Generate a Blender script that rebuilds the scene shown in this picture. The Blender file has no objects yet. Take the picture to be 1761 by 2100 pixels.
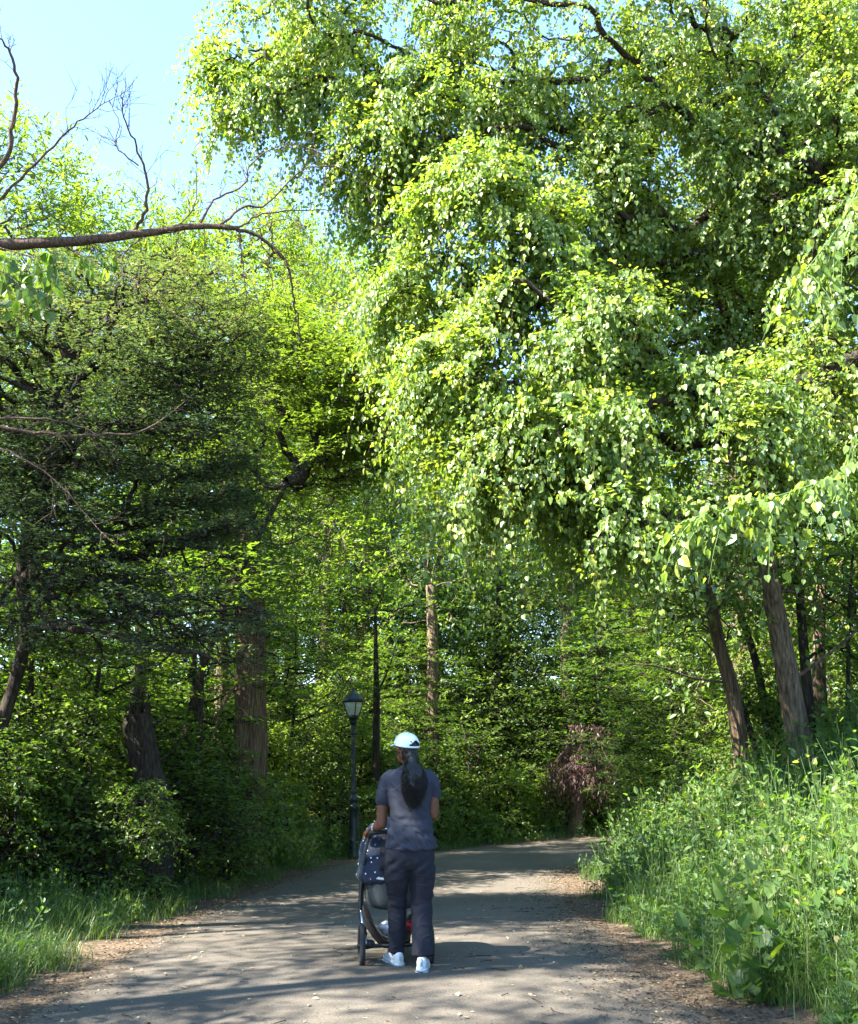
import bpy, math, random
import numpy as np
from mathutils import Vector, Matrix, noise
R = math.radians
sc = bpy.context.scene
col = sc.collection

# ------------------------------------------------------------------ camera, sky, sun, exposure
PITCH = R(13.6); H = 1.5; F = 2053.0
cam_d = bpy.data.cameras.new('camera'); cam = bpy.data.objects.new('camera', cam_d); col.objects.link(cam)
cam.location = (0, 0, H); cam.rotation_euler = (R(90) + PITCH, 0, 0)
cam_d.sensor_fit = 'VERTICAL'; cam_d.sensor_height = 24; cam_d.sensor_width = 24
cam_d.lens = 24 * F / 2100; cam_d.clip_end = 400; cam_d.clip_start = 0.05
sc.camera = cam
SUN = Vector((-0.66, -0.27, 0.68)).normalized()
world = bpy.data.worlds.new('World'); sc.world = world; world.use_nodes = True
wn = world.node_tree; bg = wn.nodes['Background']
sky = wn.nodes.new('ShaderNodeTexSky'); sky.sky_type = 'NISHITA'; sky.sun_disc = False
sky.sun_elevation = math.asin(SUN.z); sky.sun_rotation = math.atan2(SUN.x, SUN.y)
sky.air_density = 1.0; sky.dust_density = 0.0; sky.ozone_density = 4.0
wn.links.new(sky.outputs[0], bg.inputs[0]); bg.inputs[1].default_value = 0.105
sd = bpy.data.lights.new('sun', 'SUN'); sd.energy = 5.0; sd.angle = R(0.55); sd.color = (1, 0.95, 0.86)
so = bpy.data.objects.new('sun', sd); col.objects.link(so); so.rotation_euler = SUN.to_track_quat('Z', 'Y').to_euler()
sc.view_settings.view_transform = 'Standard'; sc.view_settings.look = 'None'
sc.view_settings.exposure = 2.95; sc.view_settings.gamma = 1
sc.cycles.max_bounces = 12; sc.cycles.diffuse_bounces = 9; sc.cycles.transmission_bounces = 9
sc.cycles.glossy_bounces = 2; sc.cycles.sample_clamp_indirect = 4
sc.cycles.use_denoising = True

# ------------------------------------------------------------------ layout helpers
def ray(u, v):
    x = (u - 880.5) / F; w = -(v - 1050) / F
    d = math.cos(PITCH) - math.sin(PITCH) * w
    return x / d, (math.sin(PITCH) + math.cos(PITCH) * w) / d
def P(u, v, Y):
    a, b = ray(u, v); return (a * Y, Y, H + b * Y)
def PN(u, v, Y): return P(u * .6778, v * .6778, Y)

LEFT = np.array([(-2.3, -9), (-2.35, 0), (-2.35, 6.7), (-2.4, 9), (-2.45, 10.5), (-2.29, 12), (-2.12, 14.4), (-1.9, 17.1),
                 (-1.36, 20.2), (.2, 23.5), (1.6, 26.2), (4, 28.2), (8, 30), (14, 31), (30, 31.5)], float)
RIGHT = np.array([(1.9, -9), (1.75, 0), (1.66, 6.4), (1.44, 8.3), (1.46, 10.1), (1.6, 12.4), (2.1, 17), (3.2, 20),
                  (4.8, 22), (8, 24.3), (14, 26), (30, 26.5)], float)
def dens(pl, step=.25):
    out = []
    for a, b in zip(pl[:-1], pl[1:]):
        n = max(1, int(np.linalg.norm(b - a) / step))
        for k in range(n): out.append(a + (b - a) * k / n)
    out.append(pl[-1]); return np.array(out)
def smooth_pl(pl, it=30):
    p = dens(pl, .3)
    for _ in range(it): p[1:-1] = (p[:-2] + 2 * p[1:-1] + p[2:]) / 4
    return p
LE = smooth_pl(LEFT); RE = smooth_pl(RIGHT)
def sd_side(x, y, pl):
    """signed distance to a polyline, positive on its right-hand side (direction of travel)"""
    x = np.atleast_1d(np.asarray(x, float)); y = np.atleast_1d(np.asarray(y, float))
    best = np.full(x.shape, 1e9); sg = np.ones(x.shape)
    for k in range(len(pl) - 1):
        a = pl[k]; d = pl[k + 1] - a; L2 = d @ d
        t = np.clip(((x - a[0]) * d[0] + (y - a[1]) * d[1]) / L2, 0, 1)
        ex = x - a[0] - t * d[0]; ey = y - a[1] - t * d[1]
        q = ex * ex + ey * ey
        s = np.where((d[1] * ex - d[0] * ey) >= 0, 1.0, -1.0)
        m = q < best; best = np.where(m, q, best); sg = np.where(m, s, sg)
    return np.sqrt(best) * sg
def zroad(y): return -0.04 * (np.clip(y, 8, 26) - 8)
def terrain(x, y):
    x = np.atleast_1d(np.asarray(x, float)); y = np.atleast_1d(np.asarray(y, float))
    dr = np.maximum(sd_side(x, y, RE), 0); dl = np.maximum(-sd_side(x, y, LE), 0)
    b = np.maximum(dr - .45, 0); near = np.clip((24 - y) / 6, .25, 1)
    hr = (.42 * np.minimum(b, 4.2) + .12 * np.maximum(b - 4.2, 0).clip(0, 20)) * (1 - np.exp(-b * 1.3)) * near
    hl = .10 * np.maximum(dl - .8, 0).clip(0, 30) + .22 * np.maximum(dl - 9, 0).clip(0, 14)
    und = .05 * np.sin(x * 1.7 + y * .6) * np.sin(y * 1.3 - x * .4) * np.clip((dr + dl) * .6, 0, 1)
    return zroad(y) + hr + hl + und
def tz(x, y): return float(terrain(x, y)[0])

# ------------------------------------------------------------------ objects
def tag(o, label=None, cat=None, group=None, kind=None):
    if label: o['label'] = label
    if cat: o['category'] = cat
    if group: o['group'] = group
    if kind: o['kind'] = kind
    return o
def empty(name, loc=(0, 0, 0), **k):
    o = bpy.data.objects.new(name, None); col.objects.link(o); o.location = loc; o.empty_display_size = .2
    return tag(o, **k)
def link(name, me, parent=None, mat=None, world=False):
    o = bpy.data.objects.new(name, me); col.objects.link(o)
    if mat is not None: me.materials.append(mat)
    if parent is not None:
        o.parent = parent
        if world: o.location = -Vector(parent.location)
    return o
class MB:
    def __init__(s): s.V = []; s.Q = []; s.T = []; s.C = []; s.n = 0
    def add(s, V, Q=None, T=None, c=0.5):
        V = np.asarray(V, float).reshape(-1, 3)
        if Q is not None and len(Q): s.Q.append(np.asarray(Q, int).reshape(-1, 4) + s.n)
        if T is not None and len(T): s.T.append(np.asarray(T, int).reshape(-1, 3) + s.n)
        s.V.append(V); s.C.append(np.broadcast_to(np.asarray(c, float), (len(V),))); s.n += len(V); return s
    def mesh(s, name, smooth=True):
        V = np.concatenate(s.V); C = np.concatenate(s.C)
        Q = np.concatenate(s.Q) if s.Q else np.zeros((0, 4), int); T = np.concatenate(s.T) if s.T else np.zeros((0, 3), int)
        me = bpy.data.meshes.new(name); me.vertices.add(len(V)); me.vertices.foreach_set('co', V.astype(np.float32).ravel())
        li = np.concatenate([Q.ravel(), T.ravel()]).astype(np.int32)
        me.loops.add(len(li)); me.loops.foreach_set('vertex_index', li)
        npoly = len(Q) + len(T); me.polygons.add(npoly)
        st = np.concatenate([np.arange(len(Q)) * 4, len(Q) * 4 + np.arange(len(T)) * 3]).astype(np.int32)
        me.polygons.foreach_set('loop_start', st)
        me.polygons.foreach_set('use_smooth', np.full(npoly, smooth))
        a = me.attributes.new('c', 'FLOAT', 'POINT'); a.data.foreach_set('value', C.astype(np.float32))
        me.update(calc_edges=True); me.validate(); return me
    def obj(s, name, mat, parent=None, world=False, smooth=True):
        return link(name, s.mesh(name, smooth), parent, mat, world)
def nz(v): return v / np.maximum(np.linalg.norm(v, axis=-1, keepdims=True), 1e-9)
def tube(mb, pts, rad, sides=6, c=.5, cap=True, rough=0, fx=1.0):
    """tapered tube along a polyline; rough roughens it like bark"""
    p = np.asarray(pts, float); n = len(p); rad = np.broadcast_to(np.asarray(rad, float), (n,))
    t = np.gradient(p, axis=0); t = nz(t)
    ref = np.array([0, 0, 1.]) if abs(t[0][2]) < .8 else np.array([1., 0, 0])
    N = []; u = nz(np.cross(t[0], ref))
    for k in range(n):
        u = u - t[k] * (u @ t[k]); u = u / max(np.linalg.norm(u), 1e-9); N.append(u)
    N = np.array(N); B = np.cross(t, N)
    a = np.arange(sides) * 2 * np.pi / sides
    rr = np.repeat(rad[:, None], sides, 1)
    if rough:
        for k in range(n):
            for j in range(sides):
                q = noise.noise(Vector((math.cos(a[j]) * 3.1, math.sin(a[j]) * 3.1, p[k][2] * .9 + p[0][0] * 3)))
                q2 = noise.noise(Vector((math.cos(a[j]) * 7, math.sin(a[j]) * 7, p[k][2] * 2.5 + 9)))
                rr[k, j] *= 1 + rough * (q + .6 * q2)
    V = p[:, None] + (N[:, None] * np.cos(a)[None, :, None] * fx + B[:, None] * np.sin(a)[None, :, None]) * rr[..., None]
    i = np.arange(n - 1)[:, None] * sides; j = np.arange(sides)[None]; j2 = (j + 1) % sides
    Q = np.stack([i + j, i + j2, i + sides + j2, i + sides + j], -1).reshape(-1, 4)
    V = V.reshape(-1, 3); T = []
    if cap:
        V = np.concatenate([V, p[:1], p[-1:]]); a0 = n * sides
        T = [(a0, (k + 1) % sides, k) for k in range(sides)] + [(a0 + 1, (n - 1) * sides + k, (n - 1) * sides + (k + 1) % sides) for k in range(sides)]
    mb.add(V, Q, T, c); return mb
def spline(pts, m=4):
    p = np.asarray(pts, float); n = len(p)
    if n < 3: return p if n < 2 else np.array([p[0] + (p[-1] - p[0]) * k / m for k in range(m + 1)])
    e = np.concatenate([[2 * p[0] - p[1]], p, [2 * p[-1] - p[-2]]]); out = []
    for k in range(n - 1):
        a, b, c_, d = e[k:k + 4]
        for q in range(m):
            t = q / m
            out.append(.5 * ((2 * b) + (-a + c_) * t + (2 * a - 5 * b + 4 * c_ - d) * t * t + (-a + 3 * b - 3 * c_ + d) * t ** 3))
    out.append(p[-1]); return np.array(out)

# ------------------------------------------------------------------ materials
def newmat(name):
    m = bpy.data.materials.new(name); m.use_nodes = True; nt = m.node_tree
    return m, nt, nt.nodes['Principled BSDF'], nt.nodes['Material Output']
def ramp(nt, stops, fac):
    r = nt.nodes.new('ShaderNodeValToRGB'); e = r.color_ramp.elements
    while len(e) < len(stops): e.new(.5)
    for q, (p, c) in zip(e, stops): q.position = p; q.color = (*c, 1)
    nt.links.new(fac, r.inputs[0]); return r.outputs[0]
def leafmat(name, stops, trans=(2.0, 2.1, .55), tw=.5, rough=.42, spec=.45):
    m, nt, b, out = newmat(name)
    at = nt.nodes.new('ShaderNodeAttribute'); at.attribute_name = 'c'
    c = ramp(nt, stops, at.outputs['Fac'])
    nt.links.new(c, b.inputs['Base Color']); b.inputs['Roughness'].default_value = rough
    b.inputs['Specular IOR Level'].default_value = spec
    tr = nt.nodes.new('ShaderNodeBsdfTranslucent')
    mx = nt.nodes.new('ShaderNodeMix'); mx.data_type = 'RGBA'; mx.blend_type = 'MULTIPLY'; mx.inputs[0].default_value = 1
    nt.links.new(c, mx.inputs[6]); mx.inputs[7].default_value = (*trans, 1); nt.links.new(mx.outputs[2], tr.inputs[0])
    ms = nt.nodes.new('ShaderNodeMixShader'); ms.inputs[0].default_value = tw
    nt.links.new(b.outputs[0], ms.inputs[1]); nt.links.new(tr.outputs[0], ms.inputs[2]); nt.links.new(ms.outputs[0], out.inputs[0])
    return m
def simple(name, colr, rough=.6, metal=0, spec=.4, nscale=0, namt=.25, bump=0, bscale=40, sheen=0):
    m, nt, b, out = newmat(name)
    b.inputs['Base Color'].default_value = (*colr, 1); b.inputs['Roughness'].default_value = rough
    b.inputs['Metallic'].default_value = metal; b.inputs['Specular IOR Level'].default_value = spec
    tc = nt.nodes.new('ShaderNodeTexCoord')
    if nscale:
        n = nt.nodes.new('ShaderNodeTexNoise'); n.inputs['Scale'].default_value = nscale; n.inputs['Detail'].default_value = 5
        nt.links.new(tc.outputs['Object'], n.inputs[0])
        c = ramp(nt, [(.3, tuple(q * (1 - namt) for q in colr)), (.7, tuple(min(1, q * (1 + namt)) for q in colr))], n.outputs[0])
        nt.links.new(c, b.inputs['Base Color'])
    if bump:
        n = nt.nodes.new('ShaderNodeTexNoise'); n.inputs['Scale'].default_value = bscale; n.inputs['Detail'].default_value = 3
        nt.links.new(tc.outputs['Object'], n.inputs[0])
        bp = nt.nodes.new('ShaderNodeBump'); bp.inputs['Strength'].default_value = bump; bp.inputs['Distance'].default_value = .01
        nt.links.new(n.outputs[0], bp.inputs['Height']); nt.links.new(bp.outputs[0], b.inputs['Normal'])
    
    return m
def barkmat(name, c1, c2, scale=1.0, stretch=.18):
    m, nt, b, out = newmat(name); b.inputs['Roughness'].default_value = .9; b.inputs['Specular IOR Level'].default_value = .15
    tc = nt.nodes.new('ShaderNodeTexCoord'); mp = nt.nodes.new('ShaderNodeMapping'); mp.inputs['Scale'].default_value = (scale, scale, scale * stretch)
    nt.links.new(tc.outputs['Object'], mp.inputs[0])
    n = nt.nodes.new('ShaderNodeTexNoise'); n.inputs['Scale'].default_value = 22; n.inputs['Detail'].default_value = 8; n.inputs['Roughness'].default_value = .65
    nt.links.new(mp.outputs[0], n.inputs[0])
    n2 = nt.nodes.new('ShaderNodeTexVoronoi'); n2.inputs['Scale'].default_value = 26; nt.links.new(mp.outputs[0], n2.inputs[0])
    mu = nt.nodes.new('ShaderNodeMath'); mu.operation = 'MULTIPLY_ADD'; nt.links.new(n2.outputs['Distance'], mu.inputs[0]); mu.inputs[1].default_value = -.35
    nt.links.new(n.outputs[0], mu.inputs[2])
    nt.links.new(ramp(nt, [(.15, c1), (.6, c2)], mu.outputs[0]), b.inputs['Base Color'])
    bp = nt.nodes.new('ShaderNodeBump'); bp.inputs['Strength'].default_value = .9; bp.inputs['Distance'].default_value = .03
    nt.links.new(mu.outputs[0], bp.inputs['Height']); nt.links.new(bp.outputs[0], b.inputs['Normal'])
    return m
M = {}
M['linden'] = leafmat('linden_leaf', [(0, (.074, .132, .033)), (.5, (.134, .20, .044)), (.85, (.208, .258, .052)), (1, (.32, .33, .06))], trans=(2.08, 2.1, .62), tw=.45, rough=.40, spec=.55)
M['green'] = leafmat('broad_leaf', [(0, (.055, .10, .022)), (.5, (.09, .15, .03)), (1, (.15, .20, .04))])
M['deep'] = leafmat('deep_leaf', [(0, (.055, .10, .03)), (.5, (.085, .145, .04)), (1, (.13, .18, .045))])
M['lime'] = leafmat('lime_leaf', [(0, (.08, .13, .025)), (.5, (.125, .18, .035)), (1, (.19, .23, .04))])
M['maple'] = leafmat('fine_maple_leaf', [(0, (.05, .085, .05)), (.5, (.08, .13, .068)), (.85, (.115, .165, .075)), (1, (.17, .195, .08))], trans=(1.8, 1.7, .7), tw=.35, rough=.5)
M['gold'] = leafmat('golden_maple_leaf', [(0, (.07, .10, .02)), (.5, (.095, .145, .034)), (1, (.155, .19, .045))])
M['purple'] = leafmat('purple_leaf', [(0, (.07, .045, .04)), (.5, (.12, .075, .07)), (1, (.30, .21, .20))], trans=(1.8, 1.2, 1.2))
M['weed'] = leafmat('weed_leaf', [(0, (.05, .11, .035)), (.5, (.085, .15, .04)), (.93, (.15, .21, .05)), (1, (.30, .26, .12))], rough=.45, spec=.4)
M['grass'] = leafmat('grass_blade', [(0, (.045, .09, .028)), (.5, (.08, .135, .036)), (.93, (.13, .18, .045)), (1, (.28, .25, .12))], tw=.35, rough=.4)
M['bark'] = barkmat('grey_brown_bark', (.05, .035, .024), (.25, .18, .12), 1.2)
M['darkbark'] = barkmat('dark_bark', (.018, .014, .011), (.07, .055, .042), 1.5)
M['stripbark'] = barkmat('stringy_bark', (.05, .032, .02), (.24, .17, .11), 2.2, .06)
M['deadbark'] = barkmat('bare_twig_bark', (.05, .035, .028), (.17, .11, .08), 2.0)
M['palebark'] = barkmat('pale_lichened_bark', (.10, .10, .06), (.26, .25, .16), 2.0)
M['stem'] = simple('green_stem', (.07, .12, .03), .6)

# ------------------------------------------------------------------ leaf templates: verts (x across, y along, z up), quads
TPL = {}
def tpl(name, V, Qs): TPL[name] = (np.array(V, float), np.array(Qs, int))
tpl('heart', [(0, 0, 0), (-.30, -.06, .03), (-.47, .25, .07), (-.30, .68, .03), (0, 1.06, -.12), (.30, .68, .03), (.47, .25, .07), (.30, -.06, .03), (0, .42, -.03)],
    [(0, 8, 2, 1), (8, 4, 3, 2), (8, 6, 5, 4), (0, 7, 6, 8)])
tpl('oval', [(0, 0, 0), (-.25, .32, .06), (-.22, .68, .04), (0, 1, -.06), (.22, .68, .04), (.25, .32, .06)], [(0, 3, 2, 1), (0, 5, 4, 3)])
tpl('lance', [(0, 0, 0), (-.13, .35, .03), (-.10, .7, 0), (0, 1, -.12), (.10, .7, 0), (.13, .35, .03)], [(0, 3, 2, 1), (0, 5, 4, 3)])
tpl('palm', [(0, 0, 0), (-.16, .35, .03), (0, 1, -.08), (.16, .35, .03),
             (-.38, .22, .02), (-.72, .62, -.05), (-.18, .5, .02),
             (.18, .5, .02), (.72, .62, -.05), (.38, .22, .02)],
    [(0, 3, 2, 1), (0, 6, 5, 4), (0, 9, 8, 7)])
tpl('diamond', [(0, 0, 0), (-.33, .5, .05), (0, 1, -.05), (.33, .5, .05)], [(0, 3, 2, 1)])
def place_leaves(mb, kind, pos, fwd, nrm, size, c):
    V, Q = TPL[kind]; n = len(pos); k = len(V)
    y = nz(fwd); z = nrm - y * np.sum(nrm * y, -1, keepdims=True); z = nz(z); x = np.cross(y, z)
    W = (V[None, :, 0, None] * x[:, None] + V[None, :, 1, None] * y[:, None] + V[None, :, 2, None] * z[:, None]) * np.asarray(size).reshape(-1, 1, 1) + pos[:, None]
    QQ = (Q[None] + (np.arange(n) * k)[:, None, None]).reshape(-1, 4)
    mb.add(W.reshape(-1, 3), QQ, None, np.repeat(np.broadcast_to(c, (n,)), k))
def sprays(mb, wood, rng, C, D, L, m, kind, size, mode, c0, cvar=.25, width=.12):
    """leafy twigs: C base points (n,3), D directions, L twig length, m leaves on each"""
    n = len(C); D = nz(D); L = L * rng.uniform(.7, 1.3, n)
    droop = {'droop': .9, 'flat': .08, 'gen': .35, 'up': -.35, 'hang': 1.6}[mode]
    t = (np.arange(m) + rng.uniform(.2, .8, (n, m))) / m
    down = np.array([0, 0, -1.])
    pos = C[:, None] + L[:, None, None] * (D[:, None] * t[..., None] + down * (droop * t[..., None] ** 2))
    tan = nz(D[:, None] + down * (2 * droop * t[..., None]))
    lat = np.cross(tan, np.array([0, 0, 1.])); lat = nz(lat + rng.normal(0, .15, lat.shape))
    sgn = np.where(np.arange(m) % 2 == 0, 1., -1.)[None, :, None]
    rnd = lambda s: rng.normal(0, s, (n, m, 3))
    if mode == 'flat':
        f = tan * .6 + lat * sgn * rng.uniform(.3, 1.2, (n, m, 1)) + rnd(.25); f[..., 2] *= .4
        nr = np.array([0, 0, 1.]) + rnd(.32)
        pos = pos + lat * rng.normal(0, width, (n, m, 1)) + rnd(.02)
    elif mode in ('droop', 'hang'):
        f = down * .85 + tan * .35 + lat * sgn * .45 + rnd(.28)
        nr = D[:, None] * .55 + np.array([0, 0, .55]) + rnd(.45)
        pos = pos + lat * sgn * rng.uniform(.1, 1, (n, m, 1)) * width * .6
    elif mode == 'up':
        f = tan * .5 + lat * sgn + np.array([0, 0, .1]) + rnd(.3); nr = np.array([0, 0, 1.]) + rnd(.4)
        pos = pos + lat * sgn * width * .3
    else:
        f = tan * .6 + lat * sgn * .9 + down * .25 + rnd(.35); nr = np.array([0, 0, .9]) + D[:, None] * .3 + rnd(.45)
        pos = pos + lat * rng.normal(0, width, (n, m, 1))
    cc = np.clip(np.asarray(c0).reshape(-1, 1) + rng.normal(0, cvar, (n, m)), 0, 1)
    place_leaves(mb, kind, pos.reshape(-1, 3), f.reshape(-1, 3), nr.reshape(-1, 3), (size * rng.uniform(.45, 1.35, n * m)), cc.ravel())
    if wood is not None:   # thin three-sided twigs, all at once
        tt = np.array([0, .35, .7, 1.]); P_ = C[:, None] + L[:, None, None] * (D[:, None] * tt[:, None] + down * (droop * tt[:, None] ** 2))
        s1 = nz(np.cross(D, np.array([.1, .2, 1.]))); s2 = np.cross(D, s1)
        w = np.array([.0042, .0034, .0026, .0012]); a = np.arange(3) * 2.094
        ring = (s1[:, None, None] * np.cos(a)[:, None] + s2[:, None, None] * np.sin(a)[:, None]) * w[None, :, None, None]
        V = (P_[:, :, None] + ring).reshape(n, 12, 3)
        q = []
        for i in range(3):
            for j in range(3): q.append((i * 3 + j, i * 3 + (j + 1) % 3, i * 3 + 3 + (j + 1) % 3, i * 3 + 3 + j))
        q = np.array(q); QQ = (q[None] + (np.arange(n) * 12)[:, None, None]).reshape(-1, 4)
        wood.add(V.reshape(-1, 3), QQ, None, .5)

def in_ell(rng, ells, shell=.45, nfreq=.9, thr=-.15, tiers=0):
    pts = []; outs = []
    for (cx, cy, cz, rx, ry, rz, n) in ells:
        k = 0; tries = 0
        while k < n and tries < n * 12:
            tries += 1
            v = rng.normal(0, 1, 3); v /= np.linalg.norm(v); r = (shell ** 3 + (1 - shell ** 3) * rng.uniform()) ** (1 / 3)
            p = np.array([cx + v[0] * r * rx, cy + v[1] * r * ry, cz + v[2] * r * rz])
            if noise.noise(Vector(p * nfreq)) < thr: continue
            if tiers:
                q = round((p[2] + .25 * math.sin(p[0] * 1.3 + p[1])) / tiers) * tiers - .25 * math.sin(p[0] * 1.3 + p[1]); p[2] = q + rng.normal(0, .17 * tiers) - .06 * r * rx * .3
            pts.append(p); outs.append(np.array([v[0] / rx, v[1] / ry, v[2] / rz])); k += 1
    return np.array(pts), nz(np.array(outs))
def branches(mb, rng, trunk, pts, rtip=.006, alpha=.35, power=2.4, mat=None, sag=.05, maxr=.12, thin=1.0):
    """joins crown points to the trunk as a branching tree of tapering limbs"""
    tp = spline(np.array([t[:3] for t in trunk]), 5); nt_ = len(tp)
    first = int(nt_ * .35); N = np.concatenate([tp[first:], pts]); k0 = nt_ - first; n = len(N)
    par = np.full(n, -1); pl = np.zeros(n); conn = np.zeros(n, bool); conn[:k0] = True
    pl[:k0] = np.arange(k0) * .12
    best = np.full(n, 1e9); bp = np.full(n, -1)
    for k in range(k0):
        d = np.linalg.norm(N - N[k], axis=1); cst = d + alpha * pl[k] + np.maximum(0, N[k, 2] - N[:, 2]) * .5
        m = cst < best; best[m] = cst[m]; bp[m] = k
    best[:k0] = 1e9; order = []
    for _ in range(n - k0):
        i = int(np.argmin(best)); par[i] = bp[i]; conn[i] = True; order.append(i); pl[i] = pl[par[i]] + np.linalg.norm(N[i] - N[par[i]]); best[i] = 1e9
        d = np.linalg.norm(N - N[i], axis=1); cst = d * 1.0 + alpha * pl[i]
        m = (~conn) & (cst < best); best[m] = cst[m]; bp[m] = i
    w = np.full(n, 0.); w[k0:] = rtip ** power
    for i in reversed(order):
        w[par[i]] += w[i]
    rad = np.minimum(w ** (1 / power), maxr) * thin
    # smooth the skeleton a little
    for _ in range(2):
        for i in order:
            if par[i] >= k0: N[i] = N[i]
    ch = {i: [] for i in range(n)}
    for i in order: ch[par[i]].append(i)
    done = set(); stack = [(k, c) for k in range(k0) for c in ch[k]]
    while stack:
        p0, c = stack.pop(); path = [N[p0]]; rr = [rad[c] * 1.08]; cur = c
        while True:
            path.append(N[cur]); rr.append(rad[cur])
            if not ch[cur]: break
            s = max(ch[cur], key=lambda q: rad[q])
            for q in ch[cur]:
                if q != s: stack.append((cur, q))
            cur = s
        path = np.array(path); m = 3
        sp = spline(path, m); r_ = np.interp(np.linspace(0, len(path) - 1, len(sp)), np.arange(len(path)), rr)
        j = rng.normal(0, .018, sp.shape); j[0] = 0; sp = sp + j * min(1, len(path) / 3)
        tube(mb, sp, r_, 6 if rr[0] > .03 else 4 if rr[0] > .012 else 3, cap=False)
    dirs = np.zeros((len(pts), 3))
    for i in range(k0, n): dirs[i - k0] = N[i] - N[par[i]]
    return nz(dirs)
def trunk_tube(mb, trunk, sides=14, rough=.12, flare=1.5, seg=7):
    t = np.array(trunk, float); sp = spline(t[:, :3], seg); r = np.interp(np.linspace(0, len(t) - 1, len(sp)), np.arange(len(t)), t[:, 3])
    h = np.linalg.norm(sp - sp[0], axis=1); r = r * (1 + (flare - 1) * np.exp(-h / .22))
    tube(mb, sp, r, sides, rough=rough)
def tree(name, label, cat, trunk, ells, leaf, mat, bark='bark', size=.08, m=14, L=.45, mode='gen', seed=1, group=None, shell=.45, thr=-.15, tiers=0,
         rtip=.006, sides=12, c0=.45, cvar=.2, extra=None, origin=True, cfun=None, nfreq=.9, alpha=.35, width=.12, maxr=.12, twigs=True, rough=.12, sub=1, nf2=.8, thin=1.0):
    rng = np.random.default_rng(seed)
    base = np.array(trunk[0][:3], float) if origin else np.zeros(3)
    tr = [(a[0] - base[0], a[1] - base[1], a[2] - base[2], a[3]) for a in trunk]
    if origin: tr[0] = (tr[0][0], tr[0][1], tr[0][2] - .15, tr[0][3])
    pts, outs = in_ell(rng, [(e[0] - base[0], e[1] - base[1], e[2] - base[2]) + tuple(e[3:]) for e in ells], shell, nfreq, thr, tiers)
    root = empty(name, tuple(base), label=label, cat=cat, group=group)
    wood = MB(); trunk_tube(wood, tr, sides, rough)
    bd = branches(wood, rng, tr, pts, rtip, alpha, maxr=maxr, thin=thin)
    if extra: extra(wood, base)
    crown = MB()
    C = pts; D = outs * .6 + bd * .7 + rng.normal(0, .35, pts.shape)
    if mode == 'flat': D[:, 2] *= .2
    if sub > 1:
        C = np.concatenate([C + rng.normal(0, L * .3, C.shape) * (1, 1, .6 if mode != 'flat' else .15) if q else C for q in range(sub)]); D = np.concatenate([D + rng.normal(0, .5, D.shape) for q in range(sub)])
    cl = c0 + rng.normal(0, .13, len(C))
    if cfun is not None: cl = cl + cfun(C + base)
    if mode == 'droop':
        h_ = rng.random(len(C)) < .42
        sprays(crown, wood, rng, C[h_], D[h_], L * .9, m, leaf, size * .92, 'gen', cl[h_] + .06, cvar, width); sprays(crown, wood, rng, C[~h_], D[~h_], L, m, leaf, size, mode, cl[~h_], cvar, width)
    else: sprays(crown, wood if twigs else None, rng, C, D, L, m, leaf, size, mode, cl, cvar, width)
    if mode == 'droop':
        k = rng.random(len(C)) < .16; sprays(crown, wood, rng, C[k], D[k], L * 1.5, int(m * .8), leaf, size, 'hang', cl[k], cvar, width * .7)
    wood.obj('trunk', M[bark], root); crown.obj('crown', M[mat], root, smooth=False)
    return root
def copy_tree(o, loc, rz=0, s=1.0, label=None, group=None, cat=None, sz=None):
    c = o.copy(); col.objects.link(c); c.location = loc; c.rotation_euler = (0, 0, rz); c.scale = (s, s, sz or s)
    if label: c['label'] = label
    if group: c['group'] = group
    for ch in list(o.children):
        d = ch.copy(); col.objects.link(d); d.parent = c
    return c

# ------------------------------------------------------------------ ground, path
def axis(lo, hi, near_lo, near_hi, fine, coarse):
    a = [lo]; x = lo
    while x < hi:
        x += fine if near_lo <= x <= near_hi else min(coarse, max(fine, .15 * min(abs(x - near_lo), abs(x - near_hi)) + fine)); a.append(x)
    return np.array(a)
gx = axis(-120, 120, -9, 9, .22, 6); gy = axis(-40, 180, -2, 34, .22, 6)
GX, GY = np.meshgrid(gx, gy); X = GX.ravel(); Y = GY.ravel(); Z = terrain(X, Y)
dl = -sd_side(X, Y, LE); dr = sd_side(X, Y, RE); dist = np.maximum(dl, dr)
Z = Z - np.where(dist < -.25, .012, 0)
nx = len(gx); ny = len(gy); ii = np.arange(nx - 1)[None] + np.arange(ny - 1)[:, None] * nx
Q = np.stack([ii, ii + 1, ii + nx + 1, ii + nx], -1).reshape(-1, 4)
m_, nt, b, out = newmat('soil'); b.inputs['Roughness'].default_value = .95; b.inputs['Specular IOR Level'].default_value = .1
tc = nt.nodes.new('ShaderNodeTexCoord'); n1 = nt.nodes.new('ShaderNodeTexNoise'); n1.inputs['Scale'].default_value = 9; n1.inputs['Detail'].default_value = 10; n1.inputs['Roughness'].default_value = .75
nt.links.new(tc.outputs['Object'], n1.inputs[0])
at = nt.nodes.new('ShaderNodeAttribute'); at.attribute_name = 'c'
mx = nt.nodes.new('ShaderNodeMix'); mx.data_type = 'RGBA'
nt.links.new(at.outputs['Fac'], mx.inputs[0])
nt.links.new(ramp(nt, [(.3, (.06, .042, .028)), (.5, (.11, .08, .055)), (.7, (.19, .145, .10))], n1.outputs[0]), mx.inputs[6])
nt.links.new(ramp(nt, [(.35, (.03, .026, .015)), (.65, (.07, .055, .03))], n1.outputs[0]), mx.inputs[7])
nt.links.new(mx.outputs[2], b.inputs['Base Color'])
bp = nt.nodes.new('ShaderNodeBump'); bp.inputs['Strength'].default_value = .8; bp.inputs['Distance'].default_value = .03
nt.links.new(n1.outputs[0], bp.inputs['Height']); nt.links.new(bp.outputs[0], b.inputs['Normal'])
M['soil'] = m_
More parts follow.
